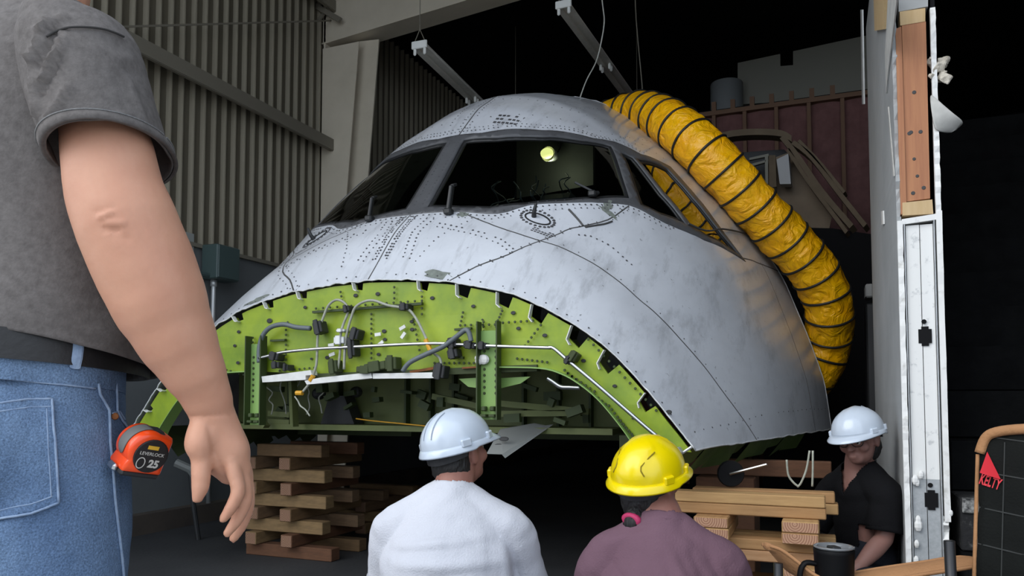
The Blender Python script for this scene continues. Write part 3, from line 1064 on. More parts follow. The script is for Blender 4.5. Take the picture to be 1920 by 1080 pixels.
# pipes, hoses and conduits on the web
def run(name, pts_, r, m, off=0.05, f=C6, n=8, sub=5, offs=None):
    P = [XY(*f(*p), 0) for p in pts_]
    P = [Vector((p.x, AY - (offs[i] if offs else off), p.z)) for i, p in enumerate(P)]
    b = MB(); b.tube(spline(P, sub), r, n)
    return b.build(name, m, air, smooth=True)
pipe = run('hydraulic_pipe', [(330, 582), (400, 565), (480, 545), (680, 525), (900, 513), (1380, 491), (1600, 497), (1700, 503), (1890, 510), (2090, 516), (2160, 518)], 0.0085, M['steel'], 0.05)
run('hydraulic_pipe', [(590, 248), (625, 252), (715, 328), (900, 482), (1200, 742), (1330, 850), (1400, 940)], 0.0085, M['steel'], 0.05, C7)
run('grey_hose', [(327, 610), (328, 520), (350, 440), (400, 388), (480, 370), (560, 388), (650, 395)], 0.0125, M['greyhose'], 0.045)
run('wire_conduit', [(595, 795), (645, 730), (672, 660), (685, 600), (693, 430), (725, 330), (760, 250), (810, 216), (860, 236), (882, 285), (852, 370), (836, 430), (830, 560), (815, 660)], 0.0065, M['conduit'], 0.04)
run('wire_conduit', [(858, 652), (865, 500), (882, 400), (902, 330), (930, 262), (990, 226), (1050, 222), (1130, 250), (1220, 266), (1272, 285), (1320, 350), (1370, 450), (1412, 540), (1458, 580), (1470, 640), (1462, 690)], 0.0068, M['conduit'], 0.042)
run('grey_hose', [(1245, 665), (1290, 610), (1400, 555), (1500, 510), (1580, 450), (1638, 408), (1660, 430), (1672, 480)], 0.012, M['greyhose'], 0.07)
run('loose_wire', [(555, 822), (575, 850), (590, 880), (622, 905), (650, 945)], 0.004, M['conduit'], 0.05)
run('yellow_wire', [(690, 970), (800, 985), (950, 1000), (1100, 1015), (1250, 1030)], 0.0035, M['amber'], -0.3)
for p, q in (((1372, 465), (1405, 540)), ((648, 725), (668, 690)), ((497, 372), (520, 378)), ((560, 800), (600, 800))):
    a, c = XY(*C6(*p)), XY(*C6(*q))
    b = MB(); b.tube([(a.x, AY - .045, a.z), (c.x, AY - .045, c.z)], 0.012, 8); b.build('amber_band', M['amber'], air)
def clamp(x, y, w, h, m, name='pipe_clamp', f=C6, d=0.06, rot=0):
    p = XY(*f(x, y)); b = MB()
    R = Matrix.Rotation(rot, 3, 'Y')
    b.box((p.x, AY - d / 2, p.z), (w, d, h), R, bevel=0.004)
    b.box((p.x, AY - d - 0.004, p.z), (w * .5, 0.012, h * 1.3), R, bevel=0.003)
    return b.build(name, m, air)
for a in ((425, 570, .06, .035), (1240, 262, .05, .03), (700, 390, .05, .06), (880, 275, .035, .03), (1650, 500, .06, .03), (1730, 505, .045, .03), (1545, 555, .05, .04), (435, 625, .05, .03), (500, 640, .03, .03), (930, 430, .05, .05), (910, 520, .04, .08), (1460, 665, .06, .06), (1540, 490, .05, .04)):
    clamp(*a, M['dark'], rot=random.uniform(-.3, .3))
for a in ((795, 635, .05, .06), (1060, 635, .12, .04), (1160, 615, .06, .06), (1000, 655, .1, .03)):
    clamp(*a, M['primer_dark'], 'floor_bracket', rot=random.uniform(-.2, .2))
clamp(715, 325, .035, .03, M['dark'], f=C7, rot=0.6); clamp(745, 300, .04, .04, M['primer_dark'], f=C7, rot=.6)
clamp(1385, 905, .05, .03, M['alu'], f=C7, rot=-.6); clamp(835, 470, .06, .035, M['alu'], 'steel_bracket'); clamp(845, 410, .05, .015, M['alu'], 'steel_bracket')
b = MB()
for x, y, r in ((1725, 590, .03), (1700, 600, .022), (1690, 580, .016)):
    p = XY(*C6(x, y)); b.ball((p.x, AY - .03, p.z), (r, .012, r * .8), 8, 6)
b.build('frayed_sealant', M['white'], air)
for x, y, a in ((755, 497, -.1), (760, 556, -.3), (1050, 430, -.1), (1067, 487, -.6), (1205, 388, -.45), (1210, 436, -.9)):
    p = XY(*C6(x, y)); b = MB(); b.box((p.x, AY - 0.012, p.z), (0.034, 0.006, 0.016), Matrix.Rotation(a, 3, 'Y')); b.build('paper_tag', M['white'], air)
run('door_handle_bar', [(540, 432), (575, 455), (625, 488), (680, 492), (750, 495)], 0.012, M['steel'], -0.05, C7)
# bottom bracket of the pipe
b = MB()
q = [XY(*C7(*p), 0.02) for p in ((1365, 905), (1400, 920), (1475, 870))]
b.tube(q, 0.006, 6); b.tube([q[0], q[0] + Vector((.03, -.02, -.06))], 0.008, 6)
b.build('pipe_end_fitting', M['alu'], air)

# ---------------- wheel-well box behind the bulkhead
YB = AY + 0.55
def XB(x, y, o=0.0): return on_y(x, y, YB - o)
b = MB()
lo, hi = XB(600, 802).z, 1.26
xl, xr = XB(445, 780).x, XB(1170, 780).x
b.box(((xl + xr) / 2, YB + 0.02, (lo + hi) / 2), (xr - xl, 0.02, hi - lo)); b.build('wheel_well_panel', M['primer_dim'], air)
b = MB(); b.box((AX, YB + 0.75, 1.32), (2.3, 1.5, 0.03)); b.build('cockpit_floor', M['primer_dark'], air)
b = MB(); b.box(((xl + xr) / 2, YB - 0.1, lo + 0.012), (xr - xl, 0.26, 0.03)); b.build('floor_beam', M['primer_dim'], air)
for x in (548, 640, 766, 812, 855, 985, 1050, 1110):
    p = XB(x, 760); b = MB()
    b.box((p.x, YB - 0.01, (lo + hi) / 2), (0.012, 0.06, hi - lo - .02)); b.build('well_stiffener', M['dark_green'], air)
b = MB()
b.prism([XB(x, y, .12) for x, y in ((601, 795), (617, 742), (645, 742), (664, 795))], (0, 0.1, 0)); b.build('control_pedestal', M['dark'], air)
for x, y, r in ((598, 738, .04), (668, 735, .035)):
    b = MB(); p = XB(x, y, .1); b.ball(p, (r, r, r * .9), 10, 8); b.build('control_drum', M['dark'], air)
for pq in (((812, 743), (930, 768)), ((925, 755), (1105, 772)), ((925, 776), (1090, 774)), ((505, 775), (545, 778)), ((505, 790), (545, 792))):
    a, c = XB(*pq[0], .2), XB(*pq[1], .2); b = MB(); b.bar(a, c, 0.03, 0.03); b.build('well_strut', M['primer_dim'], air)
for pq in (((548, 700), (552, 800)), ((470, 770), (500, 800))):
    a, c = XB(*pq[0], .3), XB(*pq[1], .3); b = MB(); b.bar(a, c, 0.05, 0.02); b.build('well_strut', M['primer_dim'], air)
b = MB()
rng = random.Random(3)
for k in range(26):
    x = rng.uniform(505, 1140); y = rng.uniform(725, 792); p = XB(x, y, rng.uniform(.02, .3))
    b.box(p, (rng.uniform(.02, .09), rng.uniform(.02, .06), rng.uniform(.015, .05)), Matrix.Rotation(rng.uniform(-.5, .5), 3, 'Y'))
b.build('well_fittings', M['dark_green'], air)['kind'] = 'stuff'
b = MB()
for k in range(5):
    x = 505 + k * 25; P = [XB(x + rng.uniform(-8, 8), 705 + j * 14 + rng.uniform(-3, 3), .25) for j in range(6)]
    b.tube(spline(P, 3), 0.004, 5)
b.build('hanging_wires', M['conduit'], air)
# grey perforated bracket hanging below
b = MB()
P = [XY(x, y, 0.0) for x, y in ((912, 852), (938, 806), (1000, 795), (1034, 797), (948, 858), (942, 854))]
Pb = [on_y(912, 850, AY), on_y(938, 805, AY + .1), on_y(1000, 790, AY + .3), on_y(1032, 797, AY + .3)]
b.prism([on_y(912, 851, AY + .05), on_y(937, 806, AY + .25), on_y(1000, 795, AY + .35), on_y(1022, 799, AY + .35), on_y(941, 852, AY + .05)], (0.0, 0.012, 0.004))
b.prism([on_y(941, 852, AY + .05), on_y(1022, 799, AY + .35), on_y(1036, 797, AY + .35), on_y(947, 859, AY + .05)], (0.0, 0.012, 0.004))
hb = b.build('hanging_bracket', M['alu'], air)
hb.data.materials[0] = mat('dull_aluminium', (0.24, 0.25, 0.24), 0.6)
b = MB()
for x, y in ((945, 823), (935, 836)):
    b.disc(on_y(x, y, AY + .13), (0.1, -1, 0.3), 0.02, 10, 0.002, 0.009)
b.build('bracket_holes', M['dark'], hb)

M['primer_torn'] = mat('torn_green_sheet', (.13, .20, .045), .6, col2=(.06, .095, .025), scale=6)
# torn frame ends hanging from the lower right edge
for k in range(9):
    s_ = 0.10 + k * 0.235
    p = surf(s_, 0.995)
    b = MB()
    w, h = 0.2 + 0.03 * (k % 3), 0.10 + 0.035 * ((k * 7) % 3)
    p2 = surf(s_ + .21, 0.995)
    P = [p + Vector((-0.04, 0, 0.012)), p2 + Vector((-0.04, 0, 0.012)), p2 + Vector((-.12 - .02 * (k % 2), -.04, -.085 - .02 * (k % 3))), p + Vector((-.17, -.05, -.105 - .025 * ((k * 2) % 3)))]
    b.prism(P, (0.008, 0.01, 0.006))
    b.build('torn_frame_end', M['primer_torn'], air)
    p = surf(s_, -0.995)
    b = MB(); b.prism([p + Vector((0.02, -0.08, 0.03)), p + Vector((0.02, 0.17, 0.03)), p + Vector((0.20, 0.15 - w * .4, -h * .6)), p + Vector((0.22, -0.02 - w * .4, -h))], (-0.01, 0.006, 0.008))
    b.build('torn_frame_end', M['primer_dark'], air)
# lower longerons that carry the section on the cribbing
for sg in (1, -1):
    b = MB(); b.bar((AX + sg * 1.22, AY + 0.3, 0.75), (AX + sg * 1.50, AY + 2.6, 0.75), 0.07, 0.07, hint=(0, 0, 1)); b.build('lower_longeron', M['primer_dark'], air)
    b = MB(); b.box((AX + sg * 0.85, AY + 1.2, 0.75), (0.9, 0.10, 0.07)); b.build('cross_beam', M['primer_dark'], air)

# ---------------- cockpit behind the glass
b = MB()
rng = random.Random(11)
b.box((AX, AY + 1.0, 1.92), (1.7, 0.55, 0.06), Matrix.Rotation(radians(8), 3, 'X'), bevel=0.02)
b.build('glareshield', mat('satin_black_shield', (.02, .021, .022), .22), air)
b = MB(); lq = at(1040, 305, 5.40); b.box(lq, (.62, .03, .42), Matrix.Rotation(radians(-12), 3, 'Z')); b.build('halo_panel', mat('grey_panel', (.075, .08, .078), .6), air)  # added panel behind the lamp, there to catch its light as a halo
b = MB(); b.prism([(AX - 1.45, AY + 2.3, 1.34), (AX + 1.45, AY + 2.3, 1.34), (AX + 1.42, AY + 2.3, 2.1), (AX + 1.05, AY + 2.3, 2.75), (AX + .5, AY + 2.3, 3.12), (AX - .5, AY + 2.3, 3.12), (AX - 1.05, AY + 2.3, 2.75), (AX - 1.42, AY + 2.3, 2.1)], (0, .03, 0)); b.build('cockpit_partition', M['dark'], air)
b = MB()
for k in range(13):
    x0 = AX + rng.uniform(0.08, 0.75); z0 = rng.uniform(2.28, 2.42)
    P = [Vector((x0 + rng.uniform(-.03, .03), AY + 1.35 + rng.uniform(-.1, .1), z0 - j * 0.05)) for j in range(6)]
    b.tube(spline(P, 3), 0.004, 5)
b.build('cockpit_wires', M['greyhose'], air)['kind'] = 'stuff'
for sx in (-0.5, 0.55):
    b = MB(); b.box((AX + sx, AY + 1.3, 1.75), (0.45, 0.12, 0.7), bevel=0.05); b.box((AX + sx, AY + 1.3, 2.16), (0.26, 0.1, 0.16), bevel=0.04); b.build('pilot_seat', M['dark'], air)
# clamp lamp burning inside the cockpit
lp_ = at(1026, 288, 5.15)
lamp = empty('work_lamp', lp_ + Vector((0, 0.05, -0.05)), 'glowing clamp work lamp seen through the windshield glass', 'lamp')
b = MB(); b.lathe([(0.02, 0.10), (0.030, 0.08), (0.048, 0.01), (0.051, 0.01), (0.036, 0.09), (0.025, 0.115)], lp_ + Vector((0, 0.0, 0)), axis=(0.15, 1, 0.1), n=20, cap=False)
b.build('lamp_shade', M['alu'], lamp, smooth=True)
M['glow'] = mat('lamp_glow', (1, .95, .6), emit=(1.0, 0.92, 0.30), estr=2.6)
b = MB(); b.ball(lp_ + Vector((0.0, -0.005, 0.0)), (0.045, 0.038, 0.036), 14, 10); b.build('bulb', M['glow'], lamp, smooth=True)
b = MB(); b.tube(spline([lp_ + Vector((0.02, .11, 0.02)), lp_ + Vector((.03, .2, .12)), lp_ + Vector((.0, .25, .3))], 4), 0.005, 6); b.build('lamp_cord', M['dark'], lamp)
pl_ = bpy.data.lights.new('lamp_light', 'POINT'); pl_.energy = 1.6; pl_.color = (1.0, .95, .62); pl_.shadow_soft_size = .03
plo = bpy.data.objects.new('lamp_light', pl_); COL.objects.link(plo); plo.parent = lamp; plo.location = Vector((.02, .02, -.085)) + (lp_ - lamp.location)
# loose chain dangling past the side window
b = MB()
P = [son(1.306, 0.598, .012), son(1.40, 0.615, .015), son(1.52, 0.622, .015), son(1.75, 0.614, .015), son(1.959, 0.609, .015), son(2.3, 0.6, .012), son(2.573, 0.593, .012)]
b.tube(spline(P, 4), 0.006, 6); b.build('cut_cable', M['seam'], air)

# ------------------------------------------------------------------ yellow ventilation duct
def duct_mat():
    m = mat('yellow_duct_vinyl', (0.95, 0.40, 0.0), 0.30, col2=(1.0, 0.54, 0.002), scale=7, bump=0.0, spec=0.5)
    nt = m.node_tree; b = nt.nodes['Principled BSDF']
    tc = nt.nodes.new('ShaderNodeTexCoord')
    n1 = nt.nodes.new('ShaderNodeTexNoise'); n1.inputs['Scale'].default_value = 9; n1.inputs['Detail'].default_value = 5; n1.inputs['Distortion'].default_value = 1.6
    bp = nt.nodes.new('ShaderNodeBump'); bp.inputs['Strength'].default_value = 0.9; bp.inputs['Distance'].default_value = 0.035
    nt.links.new(tc.outputs['Object'], n1.inputs['Vector']); nt.links.new(n1.outputs['Fac'], bp.inputs['Height']); nt.links.new(bp.outputs['Normal'], b.inputs['Normal'])
    return m
M['duct'] = duct_mat()
dpx = [(1116, 248, 6.5), (1148, 226, 6.36), (1195, 212, 6.12), (1234, 220, 5.82), (1270, 241, 5.56), (1320, 284, 5.38), (1370, 336, 5.34), (1418, 389, 5.36), (1468, 443, 5.4), (1518, 498, 5.45), (1546, 545, 5.5), (1555, 590, 5.56), (1552, 640, 5.68), (1534, 690, 5.76), (1502, 725, 5.92), (1450, 748, 6.4), (1400, 760, 7.0)]
dp = [at(*q) for q in dpx]
dp = [Vector((dp[0].x - .25, 6.3, dp[0].z - 0.55)), Vector((dp[0].x - .15, 6.3, dp[0].z - 0.22))] + dp
dpath = spline(dp, 10)
duct = empty('air_duct', (dpath[-1].x, dpath[-1].y - .2, 0.0), 'yellow flexible ventilation duct with black spiral ribs draped over the aircraft', 'duct')
b = MB()
DR = 0.168
dd = [0]
for p, q in zip(dpath, dpath[1:]): dd.append(dd[-1] + (q - p).length)
GAP = 0.165
N = 36
rings = []
a = None
nst = int(dd[-1] / 0.0215)
def along(x):
    for i in range(len(dd) - 1):
        if dd[i] <= x <= dd[i + 1]:
            f = (x - dd[i]) / max(dd[i + 1] - dd[i], 1e-9)
            return dpath[i].lerp(dpath[i + 1], f), (dpath[min(i + 2, len(dpath) - 1)] - dpath[max(i - 1, 0)]).normalized()
    return dpath[-1], (dpath[-1] - dpath[-2]).normalized()
frames = []
for i in range(nst + 1):
    x = dd[-1] * i / nst
    p, t = along(x)
    if a is None: a, b_ = frame_of(t)
    a = (a - t * a.dot(t)).normalized(); b_ = t.cross(a)
    frames.append((x, p, t, a.copy(), b_.copy()))
    ph = (x % GAP) / GAP
    sag = sin(pi * ph)
    R = []
    for k in range(N):
        th = 2 * pi * k / N
        nz_ = noise.noise(Vector((x * 6, cos(th) * 2.2, sin(th) * 2.2))) * 0.016 + noise.noise(Vector((x * 16, cos(th) * 7, sin(th) * 7 + x * 3))) * 0.009
        r = DR + sag * (-0.006 + nz_)
        R.append(p + a * (r * cos(th)) + b_ * (r * sin(th)))
    rings.append(R)
b.rings(rings, cap=False)
dw = b.build('duct_wall', M['duct'], duct, smooth=True)
M['rib'] = mat('black_rib', (0.012, 0.012, 0.012), 0.5)
x = 0.0
while x < dd[-1]:
    p, t = along(x)
    fr_ = min(frames, key=lambda f: abs(f[0] - x))
    a_, bb_ = fr_[3], fr_[4]
    b = MB()
    tilt = 0.06
    rg = []
    for k in range(40):
        th = 2 * pi * k / 40
        rd = a_ * cos(th) + bb_ * sin(th)
        c = p + rd * (DR + 0.001) + t * (tilt * DR * cos(th + 1))
        rg.append([c + rd * (0.0095 * cos(q)) + t * (0.0095 * sin(q)) for q in (0, pi / 3, 2 * pi / 3, pi, 4 * pi / 3, 5 * pi / 3)])
    b.rings(rg, cap=False, closed=True)
    b.build('duct_rib', M['rib'], duct, smooth=True)
    x += GAP

bl = empty('blower_unit', (dpath[-1].x - .28, dpath[-1].y + .2, 0), 'black ventilation blower cabinet standing behind the aircraft, feeding the yellow duct', 'blower')
b = MB(); b.box((dpath[-1].x - .28, dpath[-1].y + .23, .56), (.5, .36, 1.12), bevel=.02); b.build('blower_cabinet', M['black'], bl)
b = MB(); b.lathe([(.20, 0), (.20, .03), (.17, .03), (.17, 0)], dpath[-1] + Vector((-.02, 0, 0)), axis=(dpath[-1] - dpath[-3]), n=28, cap=False); b.build('outlet_ring', M['dark'], bl)

# ------------------------------------------------------------------ hanging fluorescent fixtures
M['fix'] = mat('dusty_fixture', (0.80, 0.78, 0.70), 0.5, col2=(0.62, 0.60, 0.53), scale=10)
M['holder'] = mat('white_lampholder', (0.85, 0.85, 0.80), 0.4)
for (x0, y0, x1, y1, lab) in ((787, 90, 885, 184, 'lampless twin-tube fluorescent fixture hanging nearest the steel column'), (1057, 14, 1136, 122, 'lampless twin-tube fluorescent fixture hanging above the yellow duct')):
    A = at(x0, y0, 6.5)
    Bp = on_z(x1, y1, A.z)
    d = (Bp - A); L = d.length; d.normalize()
    side = Vector((0, 0, 1)).cross(d).normalized()
    R = Matrix((side, d, Vector((0, 0, 1)))).transposed()
    fx = empty('fluorescent_fixture', A + Vector((0, 0, 0.1)), lab, 'light', 'twin tube fixtures hung from the roof')
    tot = 2.44
    mid = A + d * (tot / 2)
    b = MB()
    hw = 0.068
    sec = [(-hw, 0.0), (-hw, 0.012), (-0.04, 0.055), (0.04, 0.055), (hw, 0.012), (hw, 0.0), (0.02, 0.0), (0.014, 0.016), (-0.014, 0.016), (-0.02, 0.0)]
    b.rings([[A + d * (tot * k) + side * s_ + Vector((0, 0, z_)) for s_, z_ in sec] for k in (0, 1)])
    b.build('fixture_housing', M['fix'], fx)
    b = MB(); b.box(A - d * 0.008 + Vector((0, 0, 0.025)), (hw * 2.1, 0.02, 0.066), R, bevel=0.006); b.build('end_cap', M['holder'], fx)
    b = MB(); b.box(A + d * (tot + .008) + Vector((0, 0, 0.025)), (hw * 2.1, 0.02, 0.066), R, bevel=0.006); b.build('end_cap', M['holder'], fx)
    for q in (0.0, L - 0.03, L + 0.03, tot):
        for sg in (-1, 1):
            b = MB(); b.box(A + d * q + side * (sg * 0.045) + Vector((0, 0, -0.03)), (0.026, 0.02, 0.06), R, bevel=0.008); b.build('lampholder', M['holder'], fx)
    roofz = 5.05 + (A.x + 5.2) / 10.2 * 0.9
    for q in (0.0, tot):
        b = MB()
        top = A + d * q
        b.tube([top + side * 0.05 + Vector((0, 0, .05)), top + Vector((0, 0, .16)), Vector((top.x, top.y, roofz + .02))], 0.004, 5)
        b.tube([top - side * 0.05 + Vector((0, 0, .05)), top + Vector((0, 0, .16))], 0.004, 5)
        b.build('hanger_wire', M['girt'], fx)
P = [at(1124, -40, 6.9), at(1130, 10, 6.9), at(1133, 40, 6.9), at(1128, 75, 6.9), at(1118, 115, 6.9), at(1100, 150, 6.8), at(1088, 182, 6.7)]
b = MB(); b.tube(spline(P, 5), 0.006, 6)
tag(b.build('power_cord', M['fix'], None, smooth=True), 'thin power cord dangling from the dark roof past the second fixture', 'cord')
P = [at(1190, -40, 7.2), at(1193, 40, 7.2), at(1204, 160, 7.2), at(1208, 230, 7.2)]
b = MB(); b.tube(spline(P, 3), 0.006, 6)
tag(b.build('hanging_wire', M['girt'], None, smooth=True), 'faint straight wire hanging right of both fluorescent fixtures', 'wire')

# ------------------------------------------------------------------ cut partition wall at the right
PX, PT, PY, PE, PH = 0.30, 0.17, 3.65, 5.5, 3.4
M['dry_in'] = mat('grey_drywall', (0.40, 0.41, 0.41), 0.85, col2=(0.30, 0.31, 0.31), scale=2.5)
M['dry_core'] = mat('gypsum_core', (0.82, 0.82, 0.80), 0.9, col2=(0.55, 0.54, 0.5), scale=22, sharp=(.55, .75))
M['galv'] = mat('galvanised_stud', (0.50, 0.52, 0.53), 0.5, 0.35, col2=(0.36, 0.38, 0.39), scale=60)
M['spray'] = mat('white_sprayed_stud', (0.80, 0.80, 0.78), 0.7, col2=(0.5, 0.51, 0.51), scale=26, sharp=(.58, .72))
M['fir'] = mat('red_fir_board', (0.33, 0.13, 0.065), 0.7, col2=(0.48, 0.22, 0.10), scale=5, stretch=(9, 9, 0.5), amt=.5, bump=.1)
M['pine'] = mat('pale_pine', (0.50, 0.34, 0.16), 0.7, col2=(0.62, 0.46, 0.26), scale=6, stretch=(6, 6, .6))
M['paper'] = mat('torn_drywall_paper', (0.62, 0.61, 0.57), 0.9, col2=(0.4, 0.4, 0.38), scale=12)
M['fluff'] = mat('fibre_insulation', (0.75, 0.70, 0.60), 0.95, col2=(0.45, 0.40, 0.33), scale=30, bump=.6, bscale=80)
M['keyhole'] = M['black']


def rough_slab(name, lo, hi, m, parent, seed, amp=0.006, step=0.03):     # sheet whose cut front edge is ragged
    rng = random.Random(seed)
    (x0, y0, z0), (x1, y1, z1) = lo, hi
    n = max(int((z1 - z0) / step), 2)
    b = MB(); R = []
    for i in range(n + 1):
        z = z0 + (z1 - z0) * i / n
        j = rng.uniform(-amp, amp) * 1.5; k = rng.uniform(-amp, amp) * 0.5; l = rng.uniform(-amp, amp) * 0.5
        R.append([(x0 + k * .3, y0 + j, z), (x1 + l, y0 + j + rng.uniform(-amp, amp), z), (x1, y1, z), (x0, y1, z)])
    b.rings(R)
    return b.build(name, m, parent)


pw = empty('wall_partition', (PX + PT / 2, PY, 0), kind='structure')
zsplit = on_y(1720, 412, PY).z
rough_slab('drywall_sheet', (PX, PY + 0.004, 0), (PX + 0.016, PE, zsplit + .02), M['dry_in'], pw, 1, 0.004)
rough_slab('drywall_sheet', (PX, PY + 0.004, zsplit + .02), (PX + 0.016, PE, PH), M['dry_in'], pw, 2, 0.006)
# ragged white core edges
rough_slab('drywall_edge', (PX + 0.001, PY - 0.006, 0), (PX + 0.022, PY + 0.012, zsplit), M['dry_core'], pw, 3, 0.0025, 0.03)
rough_slab('drywall_edge', (PX + PT - 0.022, PY - 0.006, .45), (PX + PT, PY + 0.03, zsplit + 0.03), M['dry_core'], pw, 4, 0.0015, 0.05)
rough_slab('drywall_edge', (PX + PT - 0.03, PY - 0.002, 0), (PX + PT - 0.005, PY + 0.03, .47), M['dry_core'], pw, 5, 0.012, 0.016)
rough_slab('drywall_edge', (PX + PT - 0.022, PY - 0.004, zsplit + .03), (PX + PT - 0.002, PY + 0.02, 2.62), M['dry_core'], pw, 6, 0.003, 0.025)
rough_slab('drywall_sheet', (PX + PT - 0.016, PY + 0.03, 0), (PX + PT, PE, PH), M['black'], pw, 7, 0.001, .5)
# steel stud: web in two halves with a groove, side flanges, punched keyholes
gx0, gx1 = PX + 0.028, PX + PT - 0.03
gm = gx0 + (gx1 - gx0) * 0.52
for i, (a_, c_) in enumerate(((gx0 + .006, gm - .001), (gm + .002, gx1 - .004))):
    b = MB(); b.box(((a_ + c_) / 2, PY + 0.012 + .003 * i, (0.62 + zsplit - 0.02) / 2), (c_ - a_, 0.006, zsplit - 0.02 - 0.62)); b.build('stud_web', M['spray'], pw)
    b = MB(); b.box(((a_ + c_) / 2, PY + 0.012 + .003 * i, 0.31), (c_ - a_, 0.006, 0.62)); b.build('stud_web', M['galv'], pw)
for xx in (gx0, gx1):
    b = MB(); b.box((xx, PY + 0.02, zsplit / 2), (0.004, 0.05, zsplit)); b.build('stud_flange', M['galv'], pw)
for (x, y) in ((1735, 630), (1747, 938)):
    c = on_y(x, y, PY)
    b = MB()
    s_ = 3.3 / 1450
    w1, w2, h1, h2 = 11 * s_, 6 * s_, 13 * s_, 18 * s_
    pts_ = [(-w2, -h2), (w2, -h2), (w2, -h1), (w1, -h1), (w1, h1), (w2, h1), (w2, h2), (-w2, h2), (-w2, h1), (-w1, h1), (-w1, -h1), (-w2, -h1)]
    b.prism([(c.x + px_, PY + 0.0062, c.z + pz_) for px_, pz_ in pts_], (0, 0.003, 0))
    b.disc((c.x - .003, PY + 0.006, c.z + 27 * s_), (0, -1, 0), 0.008, 10, .001)
    b.build('keyhole_punch', M['black'], pw)
# track plate over the stud
b = MB(); b.prism([on_y(x, y, PY - 0.006) for x, y in ((1691, 421), (1691, 411), (1759, 400), (1759, 411))], (0, 0.1, 0)); b.build('stud_track', M['spray'], pw)
b = MB()
for (x, y, r) in ((1718, 1050, .02), (1722, 985, .03), (1722, 975, .022), (1727, 890, .02), (1716, 900, .025), (1720, 905, .018), (1719, 1020, .02), (1783, 962, .015)):
    c = on_y(x, y, PY - 0.005)
    b.ball(c, (r * .55, r * .5, r * .9), 7, 5)
o = b.build('gypsum_crumbs', M['dry_core'], pw); o['kind'] = 'stuff'
# timber header above: plywood edge, boards and blocks
def wood_px(q, m, name, y=PY, t=0.09, out=0.0):
    b = MB(); b.prism([on_y(x, yy, y - out) for x, yy in q], (0, t, 0)); return b.build(name, m, pw)
wood_px([(1679, 54), (1690, 50), (1700, 400), (1689, 402)], M['fir'], 'plywood_strip', out=0.004)
wood_px([(1691, 48), (1736, 40), (1744, 372), (1698, 378)], M['fir'], 'header_board', out=-0.004, t=.05)
wood_px([(1687, 22), (1735, 15), (1735, 40), (1688, 48)], M['pine'], 'header_block', out=-0.002)
wood_px([(1692, 380), (1748, 374), (1750, 401), (1692, 404)], M['pine'], 'header_block', out=0.006)
wood_px([(1685, -60), (1740, -60), (1740, 12), (1685, 22)], M['dry_in'], 'header_block', out=-0.01)
b = MB()
for (x, y, r) in ((1714, 173, 3), (1708, 248, 3), (1726, 247, 3), (1714, 298, 2.5), (1705, 250, 3), (1720, 330, 2.5), (1732, 352, 3), (1712, 362, 3)):
    b.disc(on_y(x, y, PY + .003), (0, -1, 0), r / 440, 8, .001)
b.build('knots', M['seam'], pw)['kind'] = 'stuff'
# boards showing on the hangar face of the wall
def face_px(q, m, name, t=0.014, sx=-1):
    b = MB(); b.prism([on_x(x, yy, PX - 0.001) for x, yy in q], (sx * t, 0, 0)); return b.build(name, m, pw)
face_px([(1643, -10), (1665, -14), (1663, 54), (1645, 57)], M['pine'], 'yellow_backing_strip')
face_px([(1668, -20), (1687, -24), (1668, 130), (1664, 175), (1662, 100)], M['paper'], 'torn_paper_edge', 0.006)
face_px([(1616, 18), (1619, 18), (1622, 195), (1619, 195)], M['white'], 'corner_bead', 0.01)
face_px([(1655, 396), (1658, 395), (1659, 420), (1656, 421)], M['white'], 'switch_plate', 0.008)
face_px([(1666, 200), (1667, 200), (1678, 330), (1676, 330)], M['paper'], 'torn_paper_edge', 0.004)
# torn insulation and drywall paper hanging off the cut edge: things of their own
def crumple(name, ctr, size, m, seed, lab, cat, n=26):
    rng = random.Random(seed); b = MB()
    for i in range(n):
        p = Vector(ctr) + Vector((rng.uniform(-1, 1) * size[0], rng.uniform(-1, 1) * size[1], rng.uniform(-1, 1) * size[2]))
        b.ball(p, (size[0] * rng.uniform(.2, .45), size[1] * rng.uniform(.3, .6), size[2] * rng.uniform(.15, .35)), 7, 5, Matrix.Rotation(rng.uniform(0, 3), 3, 'Y'))
    V, Fc = voxel(b, 0.006, 1)
    V = [v + Vector((noise.noise(v * 40), noise.noise(v * 43 + Vector((5, 0, 0))), noise.noise(v * 37))) * 0.012 for v in V]
    return tag(put(name, V, Fc, m), lab, cat)
crumple('insulation_tuft', on_y(1760, 130, PY + .02), (0.038, 0.03, 0.055), M['fluff'], 4, 'frayed cream insulation tuft poking out of the cut wall edge', 'insulation')
b = MB()
fl = [[(1743, 172), (1760, 190), (1790, 215), (1809, 228)], [(1745, 200), (1762, 215), (1785, 230), (1800, 236)], [(1750, 235), (1765, 240), (1782, 245), (1793, 242)], [(1755, 246), (1768, 248), (1780, 248), (1788, 247)]]
R = []
for i, row in enumerate(fl):
    R.append([on_y(x, y, PY + 0.01 - 0.03 * sin(j * 1.1 + i * .7)) for j, (x, y) in enumerate(row)])
V = [p for r in R for p in r]
b.add(V, [(i * 4 + j, i * 4 + j + 1, i * 4 + j + 5, i * 4 + j + 4) for i in range(3) for j in range(3)])
o = tag(b.build('drywall_flap', M['paper'], None, smooth=True), 'torn grey drywall paper flap curling off the cut wall edge', 'paper')
o.modifiers.new('s', 'SUBSURF').levels = 2; o.modifiers['s'].render_levels = 2
md = o.modifiers.new('t', 'SOLIDIFY'); md.thickness = 0.004

